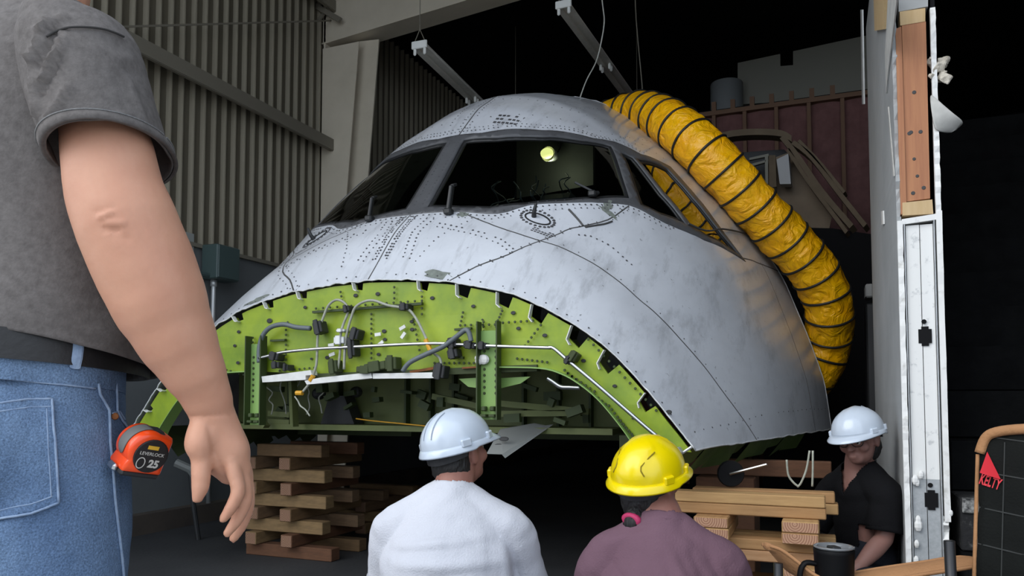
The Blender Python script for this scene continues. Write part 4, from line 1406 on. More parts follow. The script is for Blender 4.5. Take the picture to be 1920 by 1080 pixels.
# ------------------------------------------------------------------ black stairs right of the cut wall
M['step'] = mat('black_step_paint', (0.002, 0.0022, 0.0026), 0.85, spec=.08, col2=(0.006, 0.0065, 0.007), scale=8, bump=.35, bscale=50)
M['scuff'] = mat('scuffed_black_paint', (0.008, 0.008, 0.009), 0.8, col2=(0.12, 0.12, 0.115), scale=26, sharp=(.55, .76), bump=.3)
stair = empty('black_staircase', (1.2, 4.6, 0), 'black painted staircase rising behind the cut wall', 'stairs')
for n in range(-2, 12):
    zt = 0.554 + 0.22 * n; yf = 3.64 + 0.243 * n
    zb = max(zt - 0.22, 0.0)
    if n == -2: zb = 0.0
    b = MB(); b.box((1.205, yf + 0.6, (zt + zb) / 2), (1.40, 1.2, zt - zb - 0.004), bevel=0.006)
    b.build('stair_step', M['scuff'] if n == 0 else M['step'], stair)
M['scuff_white'] = mat('chalky_scuff', (.03, .03, .03), .9, col2=(.42, .42, .40), scale=30, sharp=(.42, .66), bump=.5)
b = MB(); b.box((.62, 3.633, .554 - .032), (.22, .012, .062), bevel=.003); b.build('step_nosing', M['scuff_white'], stair)
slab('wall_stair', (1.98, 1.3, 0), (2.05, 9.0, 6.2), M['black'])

# ------------------------------------------------------------------ things at the back of the hangar
M['stud'] = mat('dark_stud', (0.22, 0.125, 0.075), 0.8)
M['pink'] = mat('pink_batt', (0.27, 0.13, 0.12), 0.95, col2=(0.15, 0.068, 0.062), scale=5, bump=.5, bscale=22)
YI = 9.0
iw = empty('wall_insulated', (-0.5, YI, 0), kind='structure')
zt = on_y(1522, 195, YI).z
xs = [on_y(x, 250, YI).x for x in (1340, 1400, 1460, 1522, 1584, 1645)]
gap = (xs[5] - xs[0]) / 5
for k in range(-3, 5):
    x = xs[0] + gap * k
    b = MB(); b.box((x, YI - 0.02, zt / 2), (0.04, 0.10, zt)); b.build('wall_stud', M['stud'], iw)
    b = MB()
    R = []
    for i in range(9):
        z = zt * i / 8
        R.append([(x + .02 + (gap - .04) * j / 4, YI + 0.02 - (0.035 * sin(pi * j / 4)) - 0.012 * noise.noise(Vector((x * 3, z * 3, j))), z) for j in range(5)] + [(x + gap - .02, YI + .1, z), (x + .02, YI + .1, z)])
    b.rings(R); b.build('insulation_batt', M['pink'], iw)
b = MB(); b.box((xs[0] + gap * 1, YI - 0.02, zt + 0.02), (gap * 8, 0.12, 0.05)); b.build('wall_plate', M['stud'], iw)
b = MB()
rng = random.Random(8)
for k in range(7):
    x = xs[0] + gap * (k * .62); b.box((x, YI - .02, zt + .1), (0.05, 0.06, 0.12))
b.build('plate_blocks', M['stud'], iw)['kind'] = 'stuff'
tag(slab('loft_deck', (-3.6, YI + 0.1, zt + .05), (.62, YI + 2.2, zt + .12), M['black'], kind=None), 'dark loft deck on top of the pink insulated partition', 'platform')
M['panel'] = mat('dim_white_panel', (0.30, 0.29, 0.24), 0.8)
YP = YI + 0.7
pnl = [on_y(x, y, YP) for x, y in ((1383, 196), (1383, 118), (1463, 101), (1463, 124), (1487, 122), (1487, 96), (1612, 69), (1640, 64), (1640, 180))]
pnl = [Vector((p.x, p.y, max(p.z, zt + .12))) for p in pnl]
b = MB(); b.prism(pnl, (0, 0.06, 0)); tag(b.build('wall_panel', M['panel']), 'large dim cream wall panel with notched top standing on loft deck', 'panel')
c0, c1 = on_y(1330, 188, YP - .25), on_y(1392, 188, YP - .25)
b = MB(); r = (c1.x - c0.x) / 2; h = on_y(1360, 168, YP).z - (zt + .12)
b.lathe([(r, 0), (r, h), (r * .97, h + .01), (r * .94, h - .02)], ((c0.x + c1.x) / 2, YP - .15, zt + .12), n=28)
tag(autosmooth(b.build('storage_drum', mat('grey_drum', (0.24, 0.25, 0.25), 0.6))), 'grey round drum on loft deck beside the cream panel', 'drum')

# second fuselage frame section behind the duct
YS = 7.6
M['brown'] = mat('brown_trim', (0.20, 0.145, 0.085), 0.7, col2=(0.13, 0.09, 0.05), scale=6)
M['tan'] = mat('tan_lining', (0.30, 0.225, 0.155), 0.8, col2=(0.22, 0.165, 0.11), scale=4)
fs_ = empty('fuselage_frame', on_y(1500, 420, YS) * 1 - Vector((0, 0, 1.4)), 'brown curved fuselage frame with tan lining standing behind the yellow duct', 'aircraft part')
fs_.location.z = 0
def FS(x, y, o=0.0): return on_y(x, y, YS - o)
arc = [FS(x, y) for x, y in ((1290, 300), (1330, 268), (1370, 256), (1420, 252), (1465, 255), (1485, 265))]
b = MB(); q = spline(arc, 5)
b.rings([[p + Vector((0, -0.08, -0.03)), p + Vector((0, 0.08, -0.03)), p + Vector((0, 0.08, 0.03)), p + Vector((0, -0.08, 0.03))] for p in q]); b.build('arch_rib', M['brown'], fs_)
for (P, w) in (([(1470, 262), (1500, 300), (1545, 365), (1600, 430)], .035), ([(1490, 272), (1525, 300), (1575, 365), (1625, 428)], .03), ([(1480, 285), (1515, 340), (1560, 400), (1590, 440)], .025), ([(1500, 268), (1540, 310), (1585, 365)], .02)):
    q = spline([FS(x, y, .04) for x, y in P], 5); b = MB()
    b.rings([[p + Vector((-w, -0.05, 0)), p + Vector((0, 0.05, -w)), p + Vector((w, 0.05, 0)), p + Vector((0, -0.05, w))] for p in q]); b.build('curved_stringer', M['brown'], fs_)
b = MB(); b.prism([FS(x, y, -.1) for x, y in ((1440, 300), (1478, 286), (1500, 320), (1560, 405), (1555, 428), (1440, 425))], (0, .02, 0)); b.build('side_lining', M['tan'], fs_)
b = MB(); b.prism([FS(x, y, -.2) for x, y in ((1330, 290), (1470, 280), (1480, 290), (1440, 305), (1440, 440), (1330, 440))], (0, .02, 0)); b.build('dark_lining', M['dark'], fs_)
b = MB(); b.prism([FS(x, y, .05) for x, y in ((1441, 291), (1454, 291), (1456, 350), (1443, 352))], (0, .08, 0)); b.build('door_post', M['brown'], fs_)
for P in ([(1405, 296), (1441, 288), (1441, 293), (1405, 300)], [(1434, 292), (1440, 291), (1440, 345), (1435, 345)], [(1405, 308), (1436, 300), (1436, 304), (1405, 313)]):
    b = MB(); b.prism([FS(x, y, .07) for x, y in P], (0, .04, 0)); b.build('door_frame_strip', M['panel'], fs_)
b = MB(); q = [FS(x, y, .1) for x, y in ((1456, 299), (1478, 288), (1483, 345), (1462, 345))]
b.prism(q, (0.01, .12, 0)); b.build('white_box', mat('dull_white', (0.5, 0.5, .5), .5), fs_)
b = MB(); b.prism([FS(x, y, 0) for x, y in ((1440, 425), (1560, 428), (1640, 440), (1640, 1500), (1440, 1500))], (0, .05, 0))
for p in b.v: p.z = max(p.z, 0.0)
b.build('lower_panel', M['black'], fs_)
# dark cabinet between the duct and the wall
q0, q1 = on_y(1622, 545, 6.2), on_y(1638, 545, 6.2)
b = MB(); b.box(((q0.x + q1.x) / 2, 6.3, q0.z / 2 - .05), (q1.x - q0.x, 0.3, q0.z - .1), bevel=.01)
tag(b.build('metal_cabinet', M['dark']), 'narrow dark cabinet standing between duct and partition wall', 'cabinet')
b = MB(); b.box(((q0.x + q1.x) / 2, 6.3, q0.z + .0), (q1.x - q0.x - .004, 0.2, 0.1), bevel=.01)
tag(b.build('paper_box', mat('grey_card', (.35, .35, .34), .8)), 'small pale box on top of the narrow dark cabinet', 'box')

# ------------------------------------------------------------------ things on the left wall
M['jbox'] = mat('green_grey_enamel', (0.055, 0.085, 0.08), 0.45)
c = on_x(378, 500, WX + .05); c2 = on_x(417, 500, WX + .03)
ylo, yhi = c.y, c2.y
zlo, zhi = on_x(400, 530, WX).z, on_x(400, 467, WX).z
jb = empty('junction_box', (WX + .045, (ylo + yhi) / 2, zlo), 'dark green electrical box mounted on the left wall', 'electrical box')
b = MB(); b.box((WX + .045 + .08, (ylo + yhi) / 2, (zlo + zhi) / 2), (0.16, yhi - ylo, zhi - zlo), bevel=.008); b.build('box_body', M['jbox'], jb)
b = MB(); b.box((WX + .045 + .165, (ylo + yhi) / 2, (zlo + zhi) / 2), (0.012, (yhi - ylo) * .94, (zhi - zlo) * .94), bevel=.004); b.build('box_cover', M['jbox'], jb)
b = MB(); y_ = ylo + .08
b.tube([(WX + .1, y_, zlo + .01), (WX + .1, y_, zlo - .1), (WX + .09, y_, .06)], 0.018, 8); b.tube([(WX + .1, y_, zlo), (WX + .1, y_, zlo - .05)], .026, 8)
b.build('conduit', M['alu'], jb, smooth=True)
b = MB(); b.tube([(WX + .12, ylo - 2.0, zhi - .25), (WX + .12, ylo, zhi - .25)], .02, 8); b.build('conduit', M['jbox'], jb)
b = MB(); b.box((WX + .03, ylo - .25, zhi - .1), (0.02, .35, .34)); tag(b.build('cover_plate', mat('pale_plate', (.30, .31, .29), .6)), 'pale blank plate on wall beside the dark green electrical box', 'plate')
# curb and scrap lying at the foot of the wall
slab('baseboard_left', (WX + .02, 1.4, 0), (WX + .12, 14.5, .14), mat('stained_curb', (.10, .08, .06), .9, col2=(.05, .04, .035), scale=3))
M['oldwood'] = mat('grey_old_lumber', (0.13, 0.11, 0.09), 0.9, col2=(0.08, 0.07, 0.06), scale=8)
def floor_pt(x, y): return on_z(x, y, 0.0)
for i, (pq, w, z, lab) in enumerate((((266, 1000, 420, 968), .10, .03, 'long grey scrap board lying on the floor nearest the wall curb'), ((266, 985, 428, 955), .06, .02, 'thin dark scrap strip lying on the floor behind the scrap board'))):
    a_, c_ = floor_pt(pq[0], pq[1]), floor_pt(pq[2], pq[3])
    b = MB(); b.bar(a_ + Vector((0, 0, z)), c_ + Vector((0, 0, z)), w, z * 1.8, hint=(0, 0, 1)); tag(b.build('scrap_board', M['oldwood'] if i == 0 else M['dark']), lab, 'board')
pS = floor_pt(372, 1012)
st_ = empty('prop_stand', pS, 'thin dark leaning prop pole behind the standing man hand', 'pole')
b = MB(); tp = at(345, 865, pS.y * .93 + .3)
dS = (pS - EYE).dot(FW)
b.tube([pS, at(362, 940, dS), at(357, 880, dS)], .016, 8); b.build('pole', M['dark'], st_)
b = MB(); b.tube([at(330, 868, dS), at(357, 880, dS), at(372, 900, dS)], .03, 8); b.build('pole_arm', mat('dull_pole', (.16, .17, .16), .6), st_)
st_['label'] = 'thin dark prop pole leaning at left under the aircraft edge'

# ------------------------------------------------------------------ timber cribbing
WOODS = []
for i, (c1, c2) in enumerate((((0.42, 0.24, 0.10), (0.30, 0.155, 0.06)), ((0.50, 0.31, 0.13), (0.37, 0.21, 0.085)), ((0.30, 0.13, 0.06), (0.21, 0.085, 0.04)), ((0.46, 0.27, 0.14), (0.33, 0.17, 0.075)))):
    WOODS.append(mat('timber_%s' % 'abcd'[i], c1, 0.75, col2=c2, scale=4.5, stretch=(1.2, 9, 14), amt=.45, bump=.08))
WOODSY = []
for i, (c1, c2) in enumerate((((0.42, 0.24, 0.10), (0.30, 0.155, 0.06)), ((0.50, 0.31, 0.13), (0.37, 0.21, 0.085)), ((0.34, 0.16, 0.08), (0.24, 0.10, 0.05)))):
    WOODSY.append(mat('timber_long_%s' % 'abc'[i], c1, 0.75, col2=c2, scale=4.5, stretch=(9, 1.2, 14), amt=.45, bump=.08))


def endgrain(name='end_grain', f=1.0):
    m = mat(name, (0.44, 0.25, 0.15), 0.8)
    nt = m.node_tree; b = nt.nodes['Principled BSDF']
    tc = nt.nodes.new('ShaderNodeTexCoord'); mp = nt.nodes.new('ShaderNodeMapping')
    mp.inputs['Location'].default_value = (0.02, 0, -0.012); mp.inputs['Scale'].default_value = (1, 0.02, 1)
    w = nt.nodes.new('ShaderNodeTexWave'); w.wave_type = 'RINGS'; w.rings_direction = 'Y'
    w.inputs['Scale'].default_value = 34; w.inputs['Distortion'].default_value = 1.2; w.inputs['Detail'].default_value = 2
    rp = nt.nodes.new('ShaderNodeValToRGB')
    rp.color_ramp.elements[0].color = (0.30 * f, 0.14 * f, 0.085 * f, 1); rp.color_ramp.elements[1].color = (0.52 * f, 0.31 * f, 0.19 * f, 1)
    nt.links.new(tc.outputs['Object'], mp.inputs[0]); nt.links.new(mp.outputs[0], w.inputs[0]); nt.links.new(w.outputs['Fac'], rp.inputs[0]); nt.links.new(rp.outputs[0], b.inputs['Base Color'])
    return m
M['endgrain'] = endgrain()
M['endgrain_shaded'] = endgrain('shaded_end_grain', .6)  # ring colours darkened to carry the shade under the aircraft


def timber(ctr, size, m, label, group, em=None, name='timber'):
    b = MB()
    b.box((0, 0, 0), size, bevel=0.004)
    if em:
        # end faces carry the growth rings
        b.idx = [1 if abs(geometry.normal([b.v[i] for i in f]).y) > .9 else 0 for f in b.f]
        o = put(name, b.v, b.f, m, None, False, False, [m, em], b.idx)
    else:
        o = b.build(name, m)
    o.location = ctr
    o.rotation_euler = (0, 0, random.uniform(-.012, .012))
    tag(o, label, 'timber', group)
    return o


T = 0.0757
def shade_wood(n, cs):
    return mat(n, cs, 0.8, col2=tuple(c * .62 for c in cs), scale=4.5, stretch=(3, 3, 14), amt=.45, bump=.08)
SHADED = [shade_wood('shaded_timber_a', (.20, .115, .05)), shade_wood('shaded_timber_b', (.27, .17, .075)), shade_wood('shaded_timber_c', (.15, .065, .03)), shade_wood('shaded_timber_d', (.21, .125, .065))]  # timber browns darkened, with the shade under the aircraft put into the colour
ORD = ['bottom', 'second', 'third', 'fourth', 'fifth', 'sixth', 'seventh', 'eighth', 'ninth']
rng = random.Random(21)
x_r = [-2.70, None, -2.765, None, -2.745, None, -2.76, None, -2.78]
x_l = [-3.33, None, -3.42, None, -3.40, None, -3.38, None, -3.26]
pal = [2, 1, 1, 0, 1, 2, 1, 3, 0]
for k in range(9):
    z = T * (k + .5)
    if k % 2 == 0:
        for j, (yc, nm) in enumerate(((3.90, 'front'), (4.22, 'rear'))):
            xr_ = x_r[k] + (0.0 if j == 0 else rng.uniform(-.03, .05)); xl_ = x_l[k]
            timber(((xl_ + xr_) / 2, yc, z), (xr_ - xl_, 0.085, T - .002), SHADED[(pal[k] + (j * 2)) % 4], 'crosswise timber at the %s of the near left crib, %s course up' % (nm, ORD[k]), 'near left cribbing timbers')
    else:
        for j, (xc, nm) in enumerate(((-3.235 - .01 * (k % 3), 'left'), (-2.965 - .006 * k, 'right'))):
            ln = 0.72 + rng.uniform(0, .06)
            timber((xc, 3.80 + ln / 2 + rng.uniform(-.015, .01), z), (0.082, ln, T - .002), SHADED[(k + j) % 4], 'lengthwise timber, %s end of the near left crib, %s course up' % ('left-hand' if nm == 'left' else 'right-hand', ORD[k]), 'near left cribbing timbers', M['endgrain_shaded'])
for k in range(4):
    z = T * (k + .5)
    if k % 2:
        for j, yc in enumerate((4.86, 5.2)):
            timber((-3.22 + .05 * j, yc, z), (0.56, 0.085, T - .002), SHADED[(k + j) % 4], 'crosswise timber at the %s of the low rear crib, %s course up' % (('front', 'rear')[j], ORD[k]), 'low rear cribbing timbers')
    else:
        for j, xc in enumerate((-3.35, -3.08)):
            timber((xc, 5.05, z), (0.085, 0.62, T - .002), SHADED[(k + j) % 4], 'lengthwise timber %s side of the low rear crib, %s course up' % (('on the far left', 'on the right')[j], ORD[k]), 'low rear cribbing timbers', M['endgrain_shaded'])
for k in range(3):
    timber((-3.05 + .06 * k, 5.75 + .02 * k, T * (k + .5)), (0.6, 0.085, T - .002), SHADED[k], 'timber in the farthest small lumber pile, %s from floor' % ORD[k], 'farthest lumber pile')

# stack under the right corner
Lh = 0.0928
def board(x0, x1, y0, y1, z0, z1, m, label, em=None):
    return timber(((x0 + x1) / 2, (y0 + y1) / 2, (z0 + z1) / 2), (x1 - x0, y1 - y0, z1 - z0 - .0015), m, label, 'right stack lumber', em, 'lumber_board')
for lay in range(6):
    zt_ = 0.557 - Lh * lay; zb_ = zt_ - Lh; zm = (zt_ + zb_) / 2
    nm = ['top', 'second', 'third', 'fourth', 'fifth', 'lowest'][lay]
    if lay % 2 == 0:
        for q, (xa, xb_, ya, yb_) in enumerate(((-.61, 0.0, 3.40, 3.49), (-.56 + .0, .04, 3.56, 3.65))):
            for h, (za, zc) in enumerate(((zb_, zm), (zm, zt_))):
                board(xa + rng.uniform(-.006, .006), xb_ + rng.uniform(-.004, .004) - (.006 if h else 0), ya, yb_, za, zc, WOODS[(1 + lay // 2 + q * 3 + (0 if h else 1)) % 4 if (1 + lay // 2 + q * 3 + (0 if h else 1)) % 4 != 2 else 0],
                      '%s board of the %s pair, %s layer of the right lumber stack' % (('lower', 'upper')[h], ('front', 'rear')[q], nm))
    else:
        for q, xa in enumerate((-.172, -.52)):
            for h, (za, zc) in enumerate(((zb_, zm), (zm, zt_))):
                board(xa, xa + .14, 3.32, 3.74, za, zc, WOODSY[(q + h) % 2], '%s endwise plank at the %s end, %s layer of the right lumber stack' % (('lower', 'upper')[h], ('right', 'left')[q], nm), M['endgrain'])
tag(timber((-0.45, 4.40, 0.585), (.95, 0.09, 0.085), SHADED[2], 'dark brown beam behind the top of the right lumber stack', 'right stack lumber'), None, None)
timber((-0.5, 4.40, 0.270), (0.3, 0.3, 0.538), SHADED[2], 'dark block post holding up the brown beam behind the right stack', 'right stack lumber')
jk = empty('jack_wheel', (-.47, 3.52, 0.557), 'black round jack wheel with bright handle on top of the right lumber stack', 'jack')
b = MB(); cW = Vector((-.40, 3.62, 0.557 + .062)); b.lathe([(0.02, -.02), (.055, -.02), (.060, 0), (.055, .02), (.02, .02)], cW, axis=(.2, -1, 0), n=20); b.build('wheel', M['black'], jk)
b = MB(); b.tube([cW + Vector((0, -.03, 0)), cW + Vector((.16, -.06, .05))], .006, 6); b.build('handle', M['steel'], jk)
for i, P in enumerate(([(1475, 862), (1478, 890), (1488, 905), (1497, 912)], [(1518, 845), (1512, 880), (1502, 905), (1495, 913)], [(1524, 845), (1524, 880), (1523, 912)])):
    q = [on_y(x, y, 3.62) for x, y in P]; b = MB(); b.tube(spline(q, 4), .005, 6)
    tag(b.build('loose_cable', M['conduit'], None, smooth=True), ('short white cable curling down onto stack from torn frames', 'looped white cable meeting the short cable above the stack', 'straight grey cable hanging at the right end above the stack')[i], 'cable')

# ------------------------------------------------------------------ people
def skin_mat(name, c, c2):
    m = mat(name, c, 0.5, col2=c2, scale=9, amt=.6, bump=.05, bscale=120, spec=.35)
    b = m.node_tree.nodes['Principled BSDF']
    b.inputs['Subsurface Weight'].default_value = 0.12
    b.inputs['Subsurface Radius'].default_value = (0.012, 0.005, 0.003)
    return m
M['skin_a'] = skin_mat('skin_fair', (0.60, 0.325, 0.215), (0.50, 0.235, 0.15))
M['skin_b'] = skin_mat('skin_ruddy', (0.36, 0.17, 0.13), (0.28, 0.12, 0.09))
M['skin_c'] = skin_mat('skin_tan', (0.30, 0.16, 0.13), (0.24, 0.12, 0.10))
M['hair'] = mat('black_hair', (0.010, 0.009, 0.009), 0.55, bump=.6, bscale=160, stretch=(1, 1, .25))
def cloth(name, c, c2, sc=180, bump=.25, mot=2.2, amt=.5):
    return mat(name, c, 0.92, col2=c2, scale=mot, amt=amt, bump=bump, bscale=sc, spec=.15)
M['grey_tee'] = mat('heather_grey_cotton', (0.175, 0.160, 0.152), 0.95, col2=(0.105, 0.095, 0.090), scale=85, amt=.5, bump=.12, bscale=240, spec=.12)
M['white_tee'] = cloth('white_cotton', (0.62, 0.63, 0.68), (0.52, 0.53, 0.58))
M['mauve_tee'] = cloth('mauve_cotton', (0.185, 0.105, 0.135), (0.14, 0.078, 0.10))
M['black_tee'] = cloth('black_cotton', (0.006, 0.006, 0.007), (0.004, 0.004, 0.005))
M['trousers'] = cloth('dark_trousers', (0.02, 0.022, 0.03), (0.014, 0.015, 0.02))
M['shoe'] = mat('dark_leather', (0.02, 0.017, 0.015), 0.5)
M['leather'] = mat('black_belt_leather', (0.012, 0.012, 0.013), 0.5, bump=.1, bscale=90)
M['hat_white'] = mat('white_hat_plastic', (0.60, 0.67, 0.76), 0.22, coat=.4, col2=(0.54, 0.61, 0.70), scale=5)
M['hat_yellow'] = mat('yellow_hat_plastic', (0.86, 0.66, 0.0), 0.27, coat=.3)
M['rubber'] = mat('dark_strap', (0.02, 0.02, 0.022), 0.6)


def denim():
    m = mat('blue_denim', (0.075, 0.125, 0.225), 0.92, col2=(0.165, 0.245, 0.365), scale=5.5, amt=.5, bump=.3, bscale=330, spec=.1)
    nt = m.node_tree; b = nt.nodes['Principled BSDF']
    base = b.inputs['Base Color'].links[0].from_socket
    tc = nt.nodes.new('ShaderNodeTexCoord')
    n = nt.nodes.new('ShaderNodeTexNoise'); n.inputs['Scale'].default_value = 430; n.inputs['Detail'].default_value = 2
    mr = nt.nodes.new('ShaderNodeMapRange'); mr.inputs[1].default_value = .3; mr.inputs[2].default_value = .7; mr.inputs[3].default_value = .72; mr.inputs[4].default_value = 1.3
    mx = nt.nodes.new('ShaderNodeVectorMath'); mx.operation = 'SCALE'
    nt.links.new(tc.outputs['Object'], n.inputs['Vector']); nt.links.new(n.outputs['Fac'], mr.inputs[0])
    nt.links.new(base, mx.inputs[0]); nt.links.new(mr.outputs[0], mx.inputs['Scale']); nt.links.new(mx.outputs[0], b.inputs['Base Color'])
    return m
M['denim'] = denim()
M['stitch'] = mat('faded_seam_denim', (0.33, 0.42, 0.55), 0.95, col2=(0.14, 0.21, 0.34), scale=60)


def fold(V, N, segs, nz=None, axis=None):                       # creases: (a, b, width, height) ridges along straight runs, plus soft noise
    out = []
    for v, n in zip(V, N):
        d = 0.0
        for a, b, w, h in segs:
            ab = b - a
            if axis:
                if n.dot(axis) > -.1: continue
                ab = ab - axis * ab.dot(axis); va = v - a; va = va - axis * va.dot(axis)
            else: va = v - a
            t = max(0.0, min(1.0, va.dot(ab) / ab.length_squared))
            q = (va - ab * t).length_squared
            if q < 9 * w * w:
                d += h * math.exp(-q / (w * w)) * (sin(pi * (0.1 + 0.8 * t)))
        if nz: d += nz(v)
        out.append(v + n * d)
    return out


class Head:
    def __init__(s, ctr, fwd, up=(0, 0, 1), roll=0.0, sc=1.0):
        s.c = Vector(ctr); s.f = Vector(fwd).normalized()
        r = s.f.cross(Vector(up)).normalized(); u = r.cross(s.f)
        R = Matrix.Rotation(roll, 3, s.f)
        s.r, s.u, s.s = R @ r, R @ u, sc
        s.M = Matrix((s.r, s.f, s.u)).transposed()

    def p(s, x, y, z): return s.c + s.M @ (Vector((x, y, z)) * s.s)

    def add(s, mb):                                   # skull, jaw, nose, ears, brow, lips, sockets
        k = s.s
        B = lambda x, y, z, r, n=14, m=10: mb.ball(s.p(x, y, z), tuple(q * k for q in r), n, m, s.M)
        B(0, -.012, .035, (.076, .096, .090), 22, 16)
        B(0, .018, -.03, (.062, .066, .080))
        B(0, .052, -.072, (.036, .034, .030))
        B(0, .068, .012, (.054, .026, .020))
        for g in (-1, 1):
            B(g * .040, .058, -.022, (.026, .026, .026))
            B(g * .075, -.006, -.008, (.010, .020, .033)); B(g * .081, -.014, .004, (.008, .012, .022))
            B(g * .010, .094, -.028, (.009, .010, .008), 8, 6)
        mb.limb([s.p(0, .080, .010), s.p(0, .094, -.010), s.p(0, .104, -.027)], [.009 * k, .011 * k, .012 * k], 8)
        B(0, .088, -.058, (.022, .008, .005), 10, 6); B(0, .086, -.067, (.019, .008, .006), 10, 6)

    def eyes(s, parent):
        for g in (-1, 1):
            b = MB(); b.ball(s.p(g * .031, .077, .002), .0115 * s.s, 10, 8); e = b.build('eye', M['white'], parent, smooth=True)
            b = MB(); b.ball(s.p(g * .031, .0845, .001), .0062 * s.s, 8, 6); b.build('iris', M['seal'], e, smooth=True)
            b = MB(); b.limb([s.p(g * .014, .092, .018), s.p(g * .032, .091, .022), s.p(g * .050, .080, .018)], [.0035, .004, .003], 6); b.build('eyebrow', M['hair'], parent)

    def hair(s, parent, low=-.098):
        b = MB()
        b.ball(s.p(0, -.022, .036), (.080, .094, .094), 22, 16, s.M)
        b.ball(s.p(0, -.044, -.03), (.071, .062, .085), 16, 12, s.M)
        V, Fc = voxel(b, .006, 2)
        keep = []
        Mi = s.M.transposed()
        V = [v + Vector((noise.noise(v * 70), noise.noise(v * 73), noise.noise(v * 71))) * .003 for v in V]
        for f in Fc:
            c = sum((V[i] for i in f), Vector()) / len(f)
            q = Mi @ (c - s.c)
            if q.z < low or (q.y > .02 and q.z < .06) or q.y > .075: continue
            keep.append(f)
        used = sorted({i for f in keep for i in f}); mp = {i: k for k, i in enumerate(used)}
        return put('hair', [V[i] for i in used], [tuple(mp[i] for i in f) for f in keep], M['hair'], parent, smooth=True)

    def hat(s, parent, m, style='cap', label=None):
        n = 56
        zb = .030
        def rad(th, h):                               # outline of the shell at height h (0 rim .. 1 top)
            rx, ry = .108, .131
            e = max(0.0, 1 - h ** 2.3) ** 0.5
            return rx * e, ry * e
        rings = []
        for i in range(15):
            h = i / 14
            hh = min(h, .995)
            rx, ry = rad(0, hh)
            R = []
            for k in range(n):
                th = 2 * pi * k / n
                x, y = rx * cos(th), ry * sin(th)
                z = zb + .118 * h
                # raised spine along the crown
                if style == 'cap':
                    q = math.exp(-(x / .020) ** 2) * .005 + math.exp(-((abs(x) - .034) / .010) ** 2) * .003
                else:
                    q = .006 if abs(x) < .048 and y < .05 else 0.0
                q *= min(1, max(0, (h - .12) * 5))
                l = sqrt(x * x + y * y) + 1e-6
                R.append(s.p(x + x / l * q * (1 - h), y + y / l * q * (1 - h), z + q * h))
            rings.append(R)
        b = MB(); b.rings(rings, cap=False)
        e = len(b.v); b.add([sum(rings[-1], Vector()) / n], [])
        b.f += [((14) * n + k, (14) * n + (k + 1) % n, e) for k in range(n)]; b.idx += [0] * n
        hat = b.build('hard_hat', m, parent, smooth=True)
        if label: hat['label'] = label
        md = hat.modifiers.new('t', 'SOLIDIFY'); md.thickness = .003; md.offset = -1
        # rim and peak
        b = MB(); R = []
        for k in range(n):
            th = 2 * pi * k / n
            c_, s_ = cos(th), sin(th)
            vis = max(0, s_) ** 2.2
            out = .010 + (.040 * vis if style == 'cap' else .008 + .022 * vis)
            dz = -.010 * vis - (.006 if s_ < -.2 else 0)
            x0, y0 = .106 * c_, .129 * s_
            x1, y1 = (.108 + out * .8) * c_, (.131 + out) * s_
            R.append([s.p(x0, y0, zb + .014), s.p((x0 + x1) / 2, (y0 + y1) / 2, zb + .006 + dz * .4), s.p(x1, y1, zb - .004 + dz), s.p(x1, y1, zb - .009 + dz), s.p(x0, y0, zb - .002)])
        b.rings(R, cap=False, closed=True)
        b.build('brim', m, hat, smooth=True)
        b = MB()
        for th in (radians(25), radians(155), radians(205), radians(335)):
            rx, ry = rad(0, .12)
            c = s.p(rx * cos(th) * 1.02, ry * sin(th) * 1.02, zb + .014)
            nn = (s.M @ Vector((cos(th) / .116, sin(th) / .14, 0))).normalized()
            Rm = Matrix((nn.cross(s.u).normalized(), nn, s.u)).transposed()
            b.box(c, (.036, .014, .026), Rm, bevel=.004)
        b.build('accessory_slots', m, hat)['kind'] = 'stuff'
        if style != 'cap':
            for g in (-1, 1):
                P = []
                for (x, h) in ((g * .052, .30), (g * .040, .52), (g * .058, .78)):
                    rx, ry = rad(0, h); y = -ry * sqrt(max(0, 1 - (x / max(rx, abs(x) + 1e-4)) ** 2))
                    P.append(s.p(x, y - .004, zb + .118 * h + .003))
                b = MB(); b.tube(spline(P, 3), .0022, 5); b.build('shell_groove', mat('hat_groove', (.30, .22, 0), .5), hat)
        else:
            for g in (-1, 1):
                P = []
                for j in range(9):
                    h = .35 + .6 * j / 8; rx, ry = rad(0, min(h, .99)); x = g * .017; y = -ry * sqrt(max(0, 1 - (x / max(rx, .0171)) ** 2)) if h < .985 else 0
                    P.append(s.p(x, y - .002, zb + .118 * h + .0045))
                b = MB(); b.tube(P, .0014, 5); b.build('crown_ridge', mat('hat_shade', (.36, .41, .48), .4), hat)
        # headband at the nape
        b = MB(); R = []
        for k in range(13):
            th = pi + pi * (0.12 + .76 * k / 12)
            q = lambda r, z: s.p(.088 * r * cos(th), .110 * r * sin(th) - .004, z)
            R.append([q(1, zb + .005), q(1.04, zb + .005), q(1.04, zb - .030 - .012 * sin(pi * k / 12)), q(1, zb - .030 - .012 * sin(pi * k / 12))])
        b.rings(R); b.build('headband', M['rubber'], hat)
        return hat


